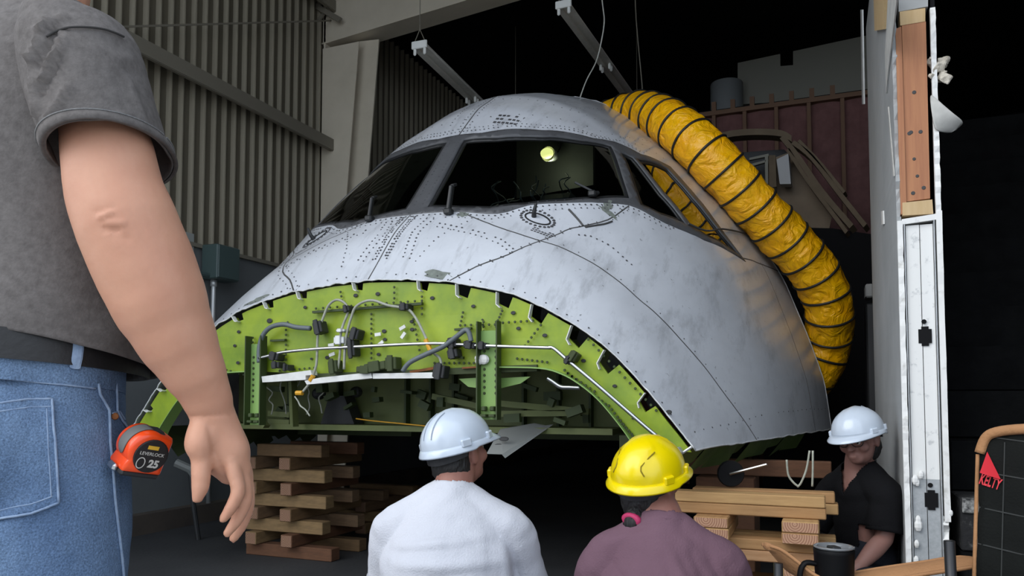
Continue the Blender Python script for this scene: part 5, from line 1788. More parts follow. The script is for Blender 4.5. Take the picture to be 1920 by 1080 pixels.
def hand(mb, wrist, elbow, palm_n, curl=0.7, sc=1.0, thumb=1):      # open relaxed hand carried on from the forearm
    w = Vector(wrist); d = (w - Vector(elbow)).normalized()
    pn = Vector(palm_n); pn = (pn - d * pn.dot(d)).normalized()
    sd = d.cross(pn) * thumb                               # towards the thumb
    k = sc
    mb.limb([w - d * .01, w + d * .035 * k, w + d * .075 * k], [.028 * k, .036 * k, .038 * k], 14, [.020 * k, .017 * k, .014 * k], hint=pn)
    L = (.072, .080, .074, .058)
    for i, off in enumerate((.028, .009, -.010, -.028)):
        b0 = w + d * (.078 - .004 * abs(i - 1)) * k + sd * off * k
        P = [b0 - d * .02 * k, b0]
        ang = 0.15; cur = b0; seg = L[i] * k
        for fr_ in (.48, .30, .22):
            ang += curl * .55
            dr = d * cos(ang) + pn * sin(ang) + sd * (off * 1.2)
            cur = cur + dr.normalized() * seg * fr_ * 1.0
            P.append(cur)
        mb.limb(P, [.0095 * k, .0098 * k, .009 * k, .0083 * k, .0072 * k], 10, sub=3)
    t0 = w + d * .018 * k + sd * .024 * k + pn * .008 * k
    t1 = t0 + (d * .7 + sd * .65 + pn * .35).normalized() * .040 * k
    t2 = t1 + (d * .9 + sd * .25 + pn * .4).normalized() * .030 * k
    t3 = t2 + (d * .95 + pn * .45).normalized() * .022 * k
    mb.limb([t0, t1, t2, t3], [.016 * k, .0125 * k, .011 * k, .0085 * k], 10, sub=3)


def seated(loc, heading, label, tee, skin, neck_h, sh_w, lean, head_fwd, hat_mat, hat_style, hat_label, roll=0, arms=None, bulk=1.0, glasses=False, head_off=(0, 0.03, .155), ponytail=False, folds=None, vneck=False, hair_low=-.098, kf=1.0):
    ca, sa = cos(heading), sin(heading)
    X = Vector((ca, sa, 0)); Yd = Vector((-sa, ca, 0)); Z = Vector((0, 0, 1))
    o = Vector(loc)
    W = lambda x, y, z: o + X * x + Yd * y + Z * z
    root = empty('person', o, label, 'person')
    nz = neck_h; ly = lean
    hip = .115
    sho = {g: W(g * sh_w, ly * .9, nz - .130) for g in (-1, 1)}
    arms = arms or {g: (W(g * (sh_w + .05), ly * .6 + .12, nz - .36), W(g * .16, .36, nz - .40)) for g in (-1, 1)}
    H = Head(W(head_off[0], ly + head_off[1], nz + head_off[2]), X * head_fwd[0] + Yd * head_fwd[1] + Z * head_fwd[2], roll=roll)
    knees = {g: W(g * .25, .36 * kf, .16) for g in (-1, 1)}
    ank = {g: W(-g * .10, (.40 + .05 * g) * kf, .075) for g in (-1, 1)}
    # body
    b = MB()
    b.limb([W(0, -.01, hip), W(0, ly * .2, .26), W(0, ly * .6, nz - .22), W(0, ly * .9, nz - .10)], [.13, .12 * bulk, .145 * bulk, .11], 20, [.10, .085 * bulk, .095 * bulk, .07], hint=Yd)
    b.limb([W(0, ly * .9, nz - .09), W(0, ly + .0, nz), H.p(0, -.01, -.03)], [.070, .064, .060], 16)
    H.add(b)
    for g in (-1, 1):
        e, w = arms[g]
        b.limb([W(g * sh_w * .45, ly * .9, nz - .075), sho[g], sho[g].lerp(e, .5), e], [.055, .052, .046, .038], 14)
        b.limb([e, e.lerp(w, .35), w], [.038, .040, .025], 14)
        hand(b, w, e, (W(0, 0, 0) - W(g, -.3, .8)), .8, 1.0, thumb=g)
        b.limb([W(g * .09, .02, hip), W(g * .19, .2, .15), knees[g]], [.075, .068, .052], 14)
        b.limb([knees[g], knees[g].lerp(ank[g], .4), ank[g]], [.050, .050, .035], 14)
        b.limb([ank[g] + Z * -.02, ank[g] + X * (-g * .09) + Yd * .06 + Z * -.035], [.035, .032], 10)
    V, Fc = voxel(b, .0065, 3)
    bo = put('body', V, Fc, skin, root, smooth=True)
    H.eyes(root)
    H.hair(root, hair_low)
    # shirt
    b = MB()
    b.limb([W(0, -.015, hip + .03), W(0, ly * .15 - .01, .26), W(0, ly * .55 - .015, nz - .22), W(0, ly * .85 - .01, nz - .11), W(0, ly * .95, nz - .020)],
           [.165 * bulk, .175 * bulk, .19 * bulk, .160 * bulk, .078], 28, [.125 * bulk, .12 * bulk, .125 * bulk, .10, .07], hint=Yd)
    for g in (-1, 1):
        e, w = arms[g]
        b.limb([W(g * .05, ly * .92, nz - .035), W(g * sh_w * .55, ly * .9, nz - .080), sho[g] + Z * -.004, sho[g].lerp(e, .45), sho[g].lerp(e, .78)], [.056, .066, .072, .073, .072], 20)
    V, Fc = voxel(b, .008, 5)
    # cut the sleeve ends and hem square, leave the neck open
    keep = []
    for f in Fc:
        c = sum((V[i] for i in f), Vector()) / len(f)
        drop = False
        for g in (-1, 1):
            e, w = arms[g]; dr = (e - sho[g]).normalized()
            q = c - sho[g].lerp(e, .76)
            if q.dot(dr) > 0 and (q - dr * q.dot(dr)).length < .12: drop = True
        if (c - W(0, ly + .012, nz + .012)).length < .066: drop = True
        if vneck:
            q = c - o; qz = q.z - (nz - .13); qx = abs(q.dot(X))
            if q.dot(Yd) > ly + .02 and qz > 0 and qx < qz * .55: drop = True
        if c.z < hip - .03: drop = True
        if not drop: keep.append(f)
    N = vnormals(V, Fc)
    segs = [(W(*a), W(*c), w_, h_) for a, c, w_, h_ in (folds or [])]
    V = fold(V, N, segs, lambda v: noise.noise(Vector(((v - o).dot(X) * 5, (v - o).dot(Yd) * 5, v.z * 13))) * .007 + noise.noise(v * 26) * .0025, Yd)
    used = sorted({i for f in keep for i in f}); mp = {i: k for k, i in enumerate(used)}
    sh = put('shirt', [V[i] for i in used], [tuple(mp[i] for i in f) for f in keep], tee, root, smooth=True)
    md = sh.modifiers.new('t', 'SOLIDIFY'); md.thickness = .006; md.offset = 1
    # ribbed collar and sleeve hems
    b = MB(); R = []
    for k in range(40):
        th = 2 * pi * k / 40
        c = W(.078 * cos(th), ly + .004 + .068 * sin(th) + .0, nz + .002 - .022 * sin(th) - .012 * abs(cos(th)) ** 2)
        rd = (c - W(0, ly, c.z - o.z)).normalized()
        R.append([c + rd * .004, c + rd * .007 + Z * -.018, c - rd * .003 + Z * -.018, c - rd * .004])
    b.rings(R, cap=False, closed=True)
    if not vneck: b.build('collar', tee, sh, smooth=True)
    for g in (-1, 1):
        e, w = arms[g]; dr = (e - sho[g]).normalized(); c = sho[g].lerp(e, .765); p_, q_ = frame_of(dr)
        b = MB(); b.rings([[c + dr * hh + (p_ * cos(2 * pi * k / 28) + q_ * sin(2 * pi * k / 28)) * rr for k in range(28)] for rr, hh in ((.077, -.02), (.079, .0), (.079, .012), (.074, .012), (.073, -.02))], cap=False)
        b.build('sleeve_hem', tee, sh, smooth=True)
    # trousers and shoes
    b = MB()
    b.limb([W(0, -.03, hip), W(0, 0, hip + .12)], [.18 * bulk, .165 * bulk], 22, [.14, .125], hint=Yd)
    for g in (-1, 1):
        b.limb([W(g * .09, .0, hip), W(g * .19, .2, .16), knees[g]], [.105, .092, .072], 16)
        b.limb([knees[g], knees[g].lerp(ank[g], .45), knees[g].lerp(ank[g], .9)], [.070, .068, .056], 16)
    V, Fc = voxel(b, .010, 3)
    V = [v + Vector((0, 0, max(0, .004 - v.z))) for v in V]
    put('trousers', V, Fc, M['trousers'], root, smooth=True)
    for g in (-1, 1):
        b = MB(); a_ = ank[g]; t_ = a_ + X * (-g * .13) + Yd * .08
        b.limb([a_ - X * (-g * .03), a_.lerp(t_, .5) + Z * -.02, t_ + Z * -.035], [.045, .043, .036], 14, [.040, .036, .030])
        V, Fc = voxel(b, .007, 2); V = [Vector((v.x, v.y, max(v.z, .004))) for v in V]
        put('shoe', V, Fc, M['shoe'], root, smooth=True)
    H.hat(root, hat_mat, hat_style, hat_label)
    if ponytail:
        b = MB(); b.limb([H.p(0, -.092, -.055), H.p(.005, -.112, -.085), H.p(.008, -.098, -.135)], [.026, .034, .012], 12); b.build('hair_knot', M['hair'], root, smooth=True)
        b = MB(); b.rings([[H.p(.004 + .032 * cos(a) * q, -.117 - h, -.068 + .022 * sin(a) * q) for a in [2 * pi * k / 16 for k in range(16)]] for q, h in ((.4, .014), (.75, .018), (1, .010), (.95, -.0))]); b.build('hair_tie', mat('pink_hair_tie', (.50, .03, .12), .6), root, smooth=True)
    if glasses:
        gp = MB()
        for g in (-1, 1):
            gp.rings([[H.p(g * .032 + (.024 + q * cos(t_)) * cos(a), .098 + q * sin(t_) - .012 * abs(g * .032 + .02 * cos(a)) / .05, .001 + (.018 + q * cos(t_)) * sin(a)) for t_ in (0, pi / 2, pi, 1.5 * pi)] for q in (.0018,) for a in [2 * pi * k / 20 for k in range(20)]], cap=False, closed=True)
        gp.tube([H.p(-.01, .099, .004), H.p(.01, .099, .004)], .0018, 6)
        for g in (-1, 1): gp.tube([H.p(g * .056, .085, .006), H.p(g * .079, -.005, .008)], .0018, 6)
        gl = gp.build('glasses', M['seal'], root)
    return root, H, arms, W


hd = lambda deg: YAW - radians(deg)                       # heading measured clockwise from the camera's own direction
def ground_under(px, py, d):
    p = at(px, py, d); return Vector((p.x, p.y, 0)), p.z

# white shirt, white hard hat
base, nzz = ground_under(850, 918, 2.5)
hdg = hd(8)
fwd = Vector((-sin(hdg), cos(hdg), 0))
lean = .10
rt_, Hw, aw, Ww = seated(base - fwd * lean, hdg, 'person in a white t-shirt and white hard hat seated with back to viewer', M['white_tee'], M['skin_b'], nzz, .188, lean, (.50, .84, .20), M['hat_white'], 'cap', 'glossy white hard hat', roll=radians(-6), bulk=1.08,
    folds=[((-.16, -.02, .50), (.12, -.06, .53), .012, .010), ((-.15, -.05, .45), (.16, -.06, .46), .014, .009), ((-.18, -.06, .38), (.05, -.08, .43), .012, -.008), ((-.05, -.08, .33), (.19, -.06, .38), .014, .010), ((-.2, -.04, .30), (.1, -.09, .28), .015, .009), ((.17, 0, .52), (.20, -.02, .33), .012, .010), ((.20, .02, .5), (.225, 0, .36), .013, -.010), ((-.19, .0, .5), (-.215, 0, .34), .016, .010)],
    head_off=(0.005, .055, .112))
# mauve shirt, yellow hard hat
base, nzz = ground_under(1242, 975, 2.3)
hdg = hd(12)
fwd = Vector((-sin(hdg), cos(hdg), 0))
lean = .13
seated(base - fwd * lean, hdg, 'person in a mauve t-shirt and yellow hard hat seated with back to viewer', M['mauve_tee'], M['skin_b'], nzz, .172, lean, (.45, .86, .24), M['hat_yellow'], 'full', 'bright yellow hard hat', roll=radians(4), bulk=.98, ponytail=True, hair_low=-.125,
    folds=[((-.14, 0, .48), (-.02, -.04, .36), .012, -.008), ((.02, -.04, .52), (.12, -.06, .34), .013, .009), ((.08, -.02, .52), (.17, -.05, .34), .013, -.008), ((-.16, .0, .44), (.0, -.05, .29), .015, .008), ((-.02, .06, .57), (-.16, .02, .53), .012, .006), ((.15, .0, .5), (.2, .0, .36), .012, .009)],
    head_off=(-0.040, .050, .100))
# black shirt, white hard hat, facing left
base, nzz = ground_under(1611, 872, 3.55)
hdg = hd(-108)
fwd = Vector((-sin(hdg), cos(hdg), 0)); rgt = Vector((cos(hdg), sin(hdg), 0))
lean = .03
o_ = base - fwd * lean
el, wr = at(1658, 1010, 3.36), at(1608, 1064, 3.28)
Wl = lambda x, y, z: o_ + rgt * x + fwd * y + Vector((0, 0, z))
seated(o_, hdg, 'person in a black v-neck shirt, glasses and white hard hat crouching beside the cut wall', M['black_tee'], M['skin_c'], nzz, .165, lean, (-.42, 1.0, -.17), M['hat_white'], 'cap', 'white hard hat', roll=radians(5), bulk=.86, glasses=True, vneck=True, kf=.55,
    arms={-1: (el, wr), 1: (Wl(.25, .12, nzz - .34), Wl(.12, .34, nzz - .40))}, head_off=(-.055, .045, .120))

# ------------------------------------------------------------------ standing man at the left
FH = Vector((-sin(YAW), cos(YAW), 0))                     # camera heading on the ground
Z3 = Vector((0, 0, 1))
ctr0 = at(40, 750, 1.19)
cx_ = Vector((ctr0.x, ctr0.y, 0))
fa = radians(35)
mf = (FH * cos(fa) + RT * sin(fa)).normalized()           # the way he faces
mr = (RT * cos(fa) - FH * sin(fa)).normalized()           # towards his right hand
man = empty('person', cx_, 'person standing with right arm hanging, grey t-shirt and blue jeans, seen from behind', 'person')
Mn = lambda x, y, z: cx_ + mr * x + mf * y + Z3 * z


def mid(l, r, d): return at((l[0] + r[0]) / 2, (l[1] + r[1]) / 2, d)


arm_px = [((115, 90), (180, 86), 1.085), ((108, 150), (222, 140), 1.07), ((114, 226), (252, 216), 1.065), ((120, 290), (284, 280), 1.055), ((128, 362), (302, 350), 1.045), ((147, 432), (329, 408), 1.04),
          ((176, 506), (357, 470), 1.045), ((212, 580), (383, 545), 1.05), ((258, 648), (402, 618), 1.06), ((305, 706), (421, 684), 1.07), ((338, 748), (432, 732), 1.08), ((357, 783), (437, 772), 1.09)]
AP, AR, AQ = [], [], []
for l, r, d in arm_px:
    AP.append(mid(l, r, d))
    w = hypot(r[0] - l[0], r[1] - l[1]) / 2 * d / F_PX
    AR.append(w); AQ.append(w * .92)
AQ[-1] = AR[-1] * .72; AQ[-2] = AR[-2] * .78; AQ[-3] = AR[-3] * .86
b = MB()
b.limb(AP, AR, 28, AQ, hint=FW, sub=3)
# olecranon and muscle bellies
b.ball(at(205, 418, 1.005), (.030, .022, .022), 14, 10)
HD = 1.10
def hp(x, y, d=HD): return at(x, y, d)
k_ = HD / F_PX
# palm, thenar pad, heel of the hand
b.limb([hp(399, 775, 1.092), hp(408, 815), hp(420, 850), hp(440, 884, 1.11)], [40 * k_, 47 * k_, 48 * k_, 34 * k_], 22, [.026, .027, .024, .019], hint=FW)
b.limb([hp(385, 800, 1.085), hp(376, 832, 1.075), hp(384, 866, 1.075)], [29 * k_, 29 * k_, 17 * k_], 16, [.022, .024, .015], hint=FW)
b.limb([hp(430, 800, 1.11), hp(446, 840, 1.125), hp(452, 872, 1.125)], [20 * k_, 22 * k_, 17 * k_], 14, [.018, .018, .015], hint=FW)
# thumb
b.limb([hp(377, 850, 1.072), hp(377, 884, 1.068), hp(376, 912, 1.066), hp(370, 934, 1.064)], [19 * k_, 18 * k_, 16.5 * k_, 10.5 * k_], 14, [.012, .0125, .0115, .008], hint=FW)
# fingers: index nearest, then middle, ring and little finger behind
fing = [([(432, 862, 1.088), (440, 892, 1.085), (446, 922, 1.082), (434, 950, 1.078), (419, 973, 1.075)], (13.5, 14, 13.5, 12, 9)),
        ([(444, 862, 1.108), (456, 897, 1.107), (460, 938, 1.104), (446, 972, 1.10), (426, 1000, 1.096)], (13.5, 14, 13.5, 12, 9)),
        ([(452, 862, 1.13), (462, 900, 1.131), (465, 945, 1.128), (455, 982, 1.124), (438, 1010, 1.12)], (12.5, 13, 12.5, 11, 9)),
        ([(456, 858, 1.15), (464, 892, 1.152), (463, 925, 1.15), (452, 952, 1.146), (440, 970, 1.142)], (11, 11.5, 11, 10, 8))]
for P, rr in fing:
    b.limb([hp(*q) for q in P], [q * k_ * 1.06 for q in rr], 14, [q * k_ * 1.0 for q in rr], sub=4)
# shoulder girdle, trunk, neck, head, other arm, legs
b.limb([Mn(0, .02, 1.46), Mn(.12, .0, 1.43), AP[0].lerp(Mn(.17, 0, 1.42), .6) - Z3 * .02, AP[1]], [.05, .045, .042, .045], 18)
b.limb([Mn(0, 0, .98), Mn(0, .02, 1.15), Mn(0, .0, 1.35), Mn(0, -.01, 1.49)], [.13, .14, .16, .115], 24, [.085, .10, .115, .085], hint=mf)
b.limb([Mn(0, -.01, 1.48), Mn(0, .01, 1.58), Mn(0, .03, 1.66)], [.075, .064, .060], 18)
MH = Head(Mn(0, .05, 1.74), mf * 1 + mr * .1)
MH.add(b)
b.limb([Mn(-.10, 0, 1.43), Mn(-.19, 0, 1.40), Mn(-.25, -.02, 1.16), Mn(-.27, .08, .92)], [.05, .048, .044, .029], 18)
hand(b, Mn(-.27, .08, .92), Mn(-.25, -.02, 1.16), mr, .5, 1.0, thumb=-1)
for g in (-1, 1):
    b.limb([Mn(g * .09, 0, .95), Mn(g * .10, .01, .5), Mn(g * .10, -.02, .28), Mn(g * .10, -.02, .07)], [.070, .052, .050, .035], 16)
    b.limb([Mn(g * .10, -.03, .045), Mn(g * .11, .13, .035)], [.035, .03], 12)
VB, FB = voxel(b, .0042, 3, .5)
NB = vnormals(VB, FB)
RTn = (RT - FW * RT.dot(FW)).normalized()
def pxs(*q): return [at(x, y, 1.0) for x, y in q]
def skin_disp(v):
    return noise.noise(v * 30) * .0007
def crease_px(V, N, lines):
    out = []
    pr = []
    for v in V:
        r = v - EYE; dd_ = r.dot(FW)
        pr.append((PX0 + F_PX * r.dot(RT) / dd_, PY0 - F_PX * r.dot(UP) / dd_, dd_))
    for v, n, (x, y, dd_) in zip(V, N, pr):
        d = 0.0
        if n.dot(v - EYE) < .15 and dd_ < 1.3:
            for (x0, y0, x1, y1, w, h) in lines:
                ex, ey = x1 - x0, y1 - y0; L2 = ex * ex + ey * ey
                t = max(0, min(1, ((x - x0) * ex + (y - y0) * ey) / L2))
                q = (x - x0 - ex * t) ** 2 + (y - y0 - ey * t) ** 2
                if q < 9 * w * w: d += h * math.exp(-q / (w * w))
        out.append(v + n * d)
    return out
# wrist, palm and elbow wrinkles worn into the skin
VB = crease_px(VB, NB, [(358, 781, 434, 777, 2.2, -.0012), (362, 788, 432, 785, 2.5, .0006), (392, 800, 402, 850, 5, -.0022), (402, 850, 416, 880, 4, -.002), (425, 872, 447, 862, 3, -.0012), (430, 905, 450, 893, 2.6, -.0008), (365, 905, 388, 905, 3, -.0006),
                        (186, 408, 208, 398, 4, .0030), (196, 428, 222, 432, 4, -.0028), (200, 420, 232, 418, 5, .0028), (212, 440, 240, 448, 6, -.0012), (180, 398, 212, 390, 5, -.0012)])
NB2 = vnormals(VB, FB)
VB = [v + n * skin_disp(v) for v, n in zip(VB, NB2)]
put('body', VB, FB, M['skin_a'], man, smooth=True)
MH.eyes(man)
MH.hair(man)
b = MB()
for (q, n_) in (((372, 938, 1.062), 0),):
    pass

# grey t-shirt: trunk and two sleeves
def ring(z, rx, ry, fy=0.0, xo=0.0, tilt=0.0, n=72, belly=0.0, sq=1.0):
    R = []
    for k in range(n):
        th = 2 * pi * k / n
        c_, s_ = cos(th), sin(th)
        e = 1.0
        R.append(Mn(xo + rx * (abs(c_) ** sq) * (1 if c_ > 0 else -1), fy + (ry + (belly if s_ > 0 else 0) * s_) * (abs(s_) ** sq) * (1 if s_ > 0 else -1), z - tilt * s_))
    return R
prof_ = [(1.022, .196, .150, .010, .036, .030), (1.045, .199, .152, .012, .028, .032), (1.08, .198, .150, .012, .024, .036), (1.15, .196, .146, .012, .018, .032), (1.22, .197, .143, .010, .012, .02), (1.30, .203, .142, .005, .006, .005), (1.37, .208, .140, .0, 0, 0), (1.43, .204, .130, -.005, 0, 0), (1.48, .185, .112, -.008, 0, 0), (1.515, .145, .092, -.008, 0, 0), (1.545, .098, .078, -.004, -.004, 0), (1.565, .078, .070, .0, -.01, 0)]
dens = []
for i in range(len(prof_) - 1):
    for q in range(5):
        u = q / 5
        dens.append([prof_[i][j] * (1 - u) + prof_[i + 1][j] * u for j in range(6)])
dens.append(prof_[-1])
mb = MB()
mb.rings([ring(z, rx, ry, fy, 0, tl, 96, be, .92) for z, rx, ry, fy, tl, be in dens], cap=False)
NS = vnormals(mb.v, mb.f)
if (NS[0]).dot(mb.v[0] - Mn(0, 0, 1.0)) < 0: NS = [-n for n in NS]
def tee_noise(v):
    q = v - cx_
    a_ = q.dot(mr); f_ = q.dot(mf)
    amp = max(0, 1.25 - q.z) * .02 + .003
    return noise.noise(Vector((a_ * 5 + q.z * 3, f_ * 5, q.z * 12))) * amp + noise.noise(Vector((a_ * 14, f_ * 14, q.z * 22 + a_ * 10))) * .0018
VS = fold(mb.v, NS, [(Mn(-.19, -.10, 1.13), Mn(.05, -.15, 1.07), .012, .010), (Mn(-.15, -.12, 1.08), Mn(.12, -.13, 1.05), .010, .009), (Mn(-.1, -.14, 1.18), Mn(.15, -.12, 1.10), .014, .007), (Mn(.10, -.12, 1.40), Mn(.17, -.08, 1.2), .012, .007), (Mn(.06, -.13, 1.42), Mn(.13, -.11, 1.22), .010, -.006), (Mn(.19, .05, 1.08), Mn(.10, .17, 1.03), .02, .010)], tee_noise, (mf * .8 - mr * .6).normalized())
shirt = put('shirt', VS, mb.f, M['grey_tee'], man, smooth=True)
md = shirt.modifiers.new('t', 'SOLIDIFY'); md.thickness = .0025; md.offset = 1

slv = [((128, 22), 1.085, .030, .045, 0, 0), ((140, 44), 1.075, .062, .070, .0, .0), ((150, 84), 1.065, .074, .078, .004, 0), ((162, 135), 1.06, .0775, .082, .006, -.004), ((176, 195), 1.06, .0785, .086, .010, -.008), ((192, 245), 1.062, .0765, .092, .013, -.012), ((211, 296), 1.066, .0725, .098, .015, -.016)]
def sl_ring(c, d, rx, ry, tr, tf, n=72, grow=0.0):
    C = at(c[0], c[1], d)
    return [C + RT * ((rx + grow) * cos(2 * pi * k / n)) + FH * ((ry + grow) * sin(2 * pi * k / n)) + Z3 * (tr * cos(2 * pi * k / n) + tf * sin(2 * pi * k / n)) for k in range(n)]
def lerp_s(a, c, u): return ((a[0][0] * (1 - u) + c[0][0] * u, a[0][1] * (1 - u) + c[0][1] * u),) + tuple(a[j] * (1 - u) + c[j] * u for j in range(1, 6))
ds = []
for i in range(len(slv) - 1):
    for q in range(6): ds.append(lerp_s(slv[i], slv[i + 1], q / 6))
ds.append(slv[-1])
mb = MB(); mb.rings([sl_ring(*q) for q in ds], cap=False)
# shallow close of the cap at the shoulder
n0 = len(mb.v); mb.v.append(at(126, 16, 1.09)); mb.f += [((k + 1) % 72, k, n0) for k in range(72)]; mb.idx += [0] * 72
NS = vnormals(mb.v, mb.f)
cS = at(176, 195, 1.06)
if sum((n.dot(v - cS) for v, n in zip(mb.v[::7], NS[::7]))) < 0: NS = [-n for n in NS]
VS = [v + n * (noise.noise(Vector((v.x * 16, v.y * 16, v.z * 9))) * .004 + noise.noise(v * 45) * .0014) for v, n in zip(mb.v, NS)]
VS = crease_px(VS, NS, [(58, 110, 88, 36, 4.5, .009), (68, 130, 105, 52, 4, -.008), (60, 110, 70, 215, 5, .009), (78, 150, 120, 70, 5, .009), (66, 60, 120, 28, 4, .007), (75, 180, 110, 110, 5, -.007), (84, 230, 130, 160, 6, .007), (240, 150, 270, 230, 8, .005), (180, 230, 240, 215, 7, .004), (100, 290, 150, 240, 6, .005), (200, 120, 250, 110, 8, .003)])
sl = put('sleeve', VS, mb.f, M['grey_tee'], shirt, smooth=True)
md = sl.modifiers.new('t', 'SOLIDIFY'); md.thickness = .003; md.offset = 1
# hem band of the sleeve and shoulder seam, both stitched
mb = MB()
lo_ = slv[-1]
mb.rings([sl_ring(*lerp_s(slv[-2], slv[-1], u), grow=g) for u, g in ((.64, .0035), (.66, .0055), (1.0, .006), (1.03, .003), (1.0, .0005))], cap=False)
hem = mb.build('sleeve_hem', M['grey_tee'], shirt, smooth=True)
mb = MB(); mb.tube(sl_ring(*lerp_s(slv[-2], slv[-1], .63), grow=.0055) , .0011, 5)
M['thread'] = mat('pale_thread', (.26, .255, .25), .9, col2=(.12, .12, .12), scale=300)
mb.build('hem_stitch', M['thread'], shirt)
M['seamgrey'] = mat('dark_seam', (.045, .042, .04), .95)
mb = MB()
SBV = BVHTree.FromPolygons([tuple(v) for v in VS], mb.f + [tuple(f) for f in sl.data.polygons and [tuple(p.vertices) for p in sl.data.polygons]])
def on_mesh(tree, x, y, off=.003):
    h = tree.ray_cast(EYE, ray(x, y).normalized())
    if h[0] is None: return None
    n = h[1] if h[1].dot(ray(x, y)) < 0 else -h[1]
    return h[0] + n * off
P = [on_mesh(SBV, x, y, .0032) for x, y in ((88, 70), (104, 61), (130, 55), (160, 54), (190, 57), (214, 64), (229, 71))]
P = [p for p in P if p]
if len(P) > 2:
    mb = MB(); mb.tube(spline(P, 4), .0016, 6); mb.build('shoulder_seam', M['seamgrey'], shirt, smooth=True)
slv2 = [(-.15, 1.50, .045, .06), (-.20, 1.47, .07, .078), (-.225, 1.40, .078, .085), (-.238, 1.30, .080, .088), (-.245, 1.24, .080, .09)]
mb = MB(); mb.rings([[Mn(x + rx * cos(2 * pi * k / 40), ry * sin(2 * pi * k / 40) - .005, z) for k in range(40)] for x, z, rx, ry in slv2], cap=False)
s2 = mb.build('sleeve', M['grey_tee'], shirt, smooth=True); md = s2.modifiers.new('t', 'SOLIDIFY'); md.thickness = .003

# jeans
b = MB()
b.limb([Mn(0, .0, .86), Mn(0, .005, .94), Mn(0, .0, 1.0)], [.176, .178, .170], 32, [.128, .130, .122], hint=mf, sub=4)
b.ball(Mn(.085, -.055, .90), (.088, .088, .105), 18, 14); b.ball(Mn(-.085, -.055, .90), (.088, .088, .105), 18, 14)
for g in (-1, 1):
    b.limb([Mn(g * .090, .0, .90), Mn(g * .094, .008, .78), Mn(g * .098, .012, .62), Mn(g * .10, .005, .45), Mn(g * .10, -.01, .25), Mn(g * .10, -.015, .06)], [.100, .0975, .090, .078, .072, .070], 24, [.112, .108, .096, .082, .078, .078], hint=mf)
VJ, FJ = voxel(b, .0065, 6)
topz = 1.012
def jz(p): return 1.020 + .02 * 0
keepJ = [f for f in FJ if sum((VJ[i].z for i in f)) / len(f) < 0.978 and sum((VJ[i].z for i in f)) / len(f) > .03]
NJ = vnormals(VJ, FJ)
VJ = fold(VJ, NJ, [(Mn(.02, -.14, .74), Mn(.16, -.10, .86), .018, .012), (Mn(.0, -.12, .70), Mn(.17, -.06, .83), .016, -.009), (Mn(.05, -.14, .66), Mn(.15, -.10, .76), .014, .012), (Mn(-.02, -.12, .72), Mn(-.17, -.05, .82), .02, .012), (Mn(.0, -.11, .62), Mn(.14, -.09, .70), .018, .011), (Mn(.06, -.12, .56), Mn(.16, -.07, .64), .018, -.009), (Mn(.19, .02, .78), Mn(.14, .1, .86), .014, .006)],
           lambda v: noise.noise(Vector(((v - cx_).dot(mr) * 8, (v - cx_).dot(mf) * 8, v.z * 6))) * .005 + noise.noise(v * 40) * .0010, (mf * .8 - mr * .6).normalized())
used = sorted({i for f in keepJ for i in f}); mpj = {i: k for k, i in enumerate(used)}
jeans = put('jeans', [VJ[i] for i in used], [tuple(mpj[i] for i in f) for f in keepJ], M['denim'], man, smooth=True)
JT = BVHTree.FromPolygons([tuple(v) for v in VJ], keepJ)
def jl(px_, off=.002, n=8):
    out = []
    for a, c in zip(px_, px_[1:]):
        for q in range(n):
            x = a[0] + (c[0] - a[0]) * q / n; y = a[1] + (c[1] - a[1]) * q / n
            p = on_mesh(JT, x, y, off)
            if p: out.append(p)
    p = on_mesh(JT, px_[-1][0], px_[-1][1], off)
    if p: out.append(p)
    return out
def seamline(px_, name, r, m, off=.002):
    P = jl(px_, off)
    if len(P) < 3: return
    b = MB(); b.tube(P, r, 6); return b.build(name, m, jeans, smooth=True)
# rear pocket: a patch of its own laid on the seat
pk = [(-60, 772), (0, 758), (50, 751), (97, 750), (100, 800), (105, 860), (109, 942), (60, 962), (0, 974), (-60, 978)]
def patch_on(tree, poly, off, step, name, m, parent, thick=.0018):
    x0, x1 = min(p[0] for p in poly), max(p[0] for p in poly); y0, y1 = min(p[1] for p in poly), max(p[1] for p in poly)
    pts_, ed = [], []
    for i in range(len(poly)):
        a, c = poly[i], poly[(i + 1) % len(poly)]
        m_ = max(1, int(hypot(c[0] - a[0], c[1] - a[1]) / step))
        for q in range(m_): pts_.append((a[0] + (c[0] - a[0]) * q / m_, a[1] + (c[1] - a[1]) * q / m_))
    nb = len(pts_); ed = [(i, (i + 1) % nb) for i in range(nb)]
    y = y0
    while y < y1:
        x = x0
        while x < x1:
            if inside((x, y), poly): pts_.append((x + .01, y + .013))
            x += step
        y += step
    r_ = geometry.delaunay_2d_cdt([Vector(p) for p in pts_], ed, [], 0, 1e-4)
    P = [on_mesh(tree, v.x, v.y, off) for v in r_[0]]
    fs = [tuple(f) for f in r_[2] if inside((sum(r_[0][i].x for i in f) / 3, sum(r_[0][i].y for i in f) / 3), poly) and all(P[i] for i in f)]
    u_ = sorted({i for f in fs for i in f}); q_ = {i: k for k, i in enumerate(u_)}
    o = put(name, [P[i] for i in u_], [tuple(q_[i] for i in f) for f in fs], m, parent, smooth=True)
    md = o.modifiers.new('t', 'SOLIDIFY'); md.thickness = thick; md.offset = -1
    return o
pko = patch_on(JT, pk, .0035, 9, 'rear_pocket', M['denim'], jeans)
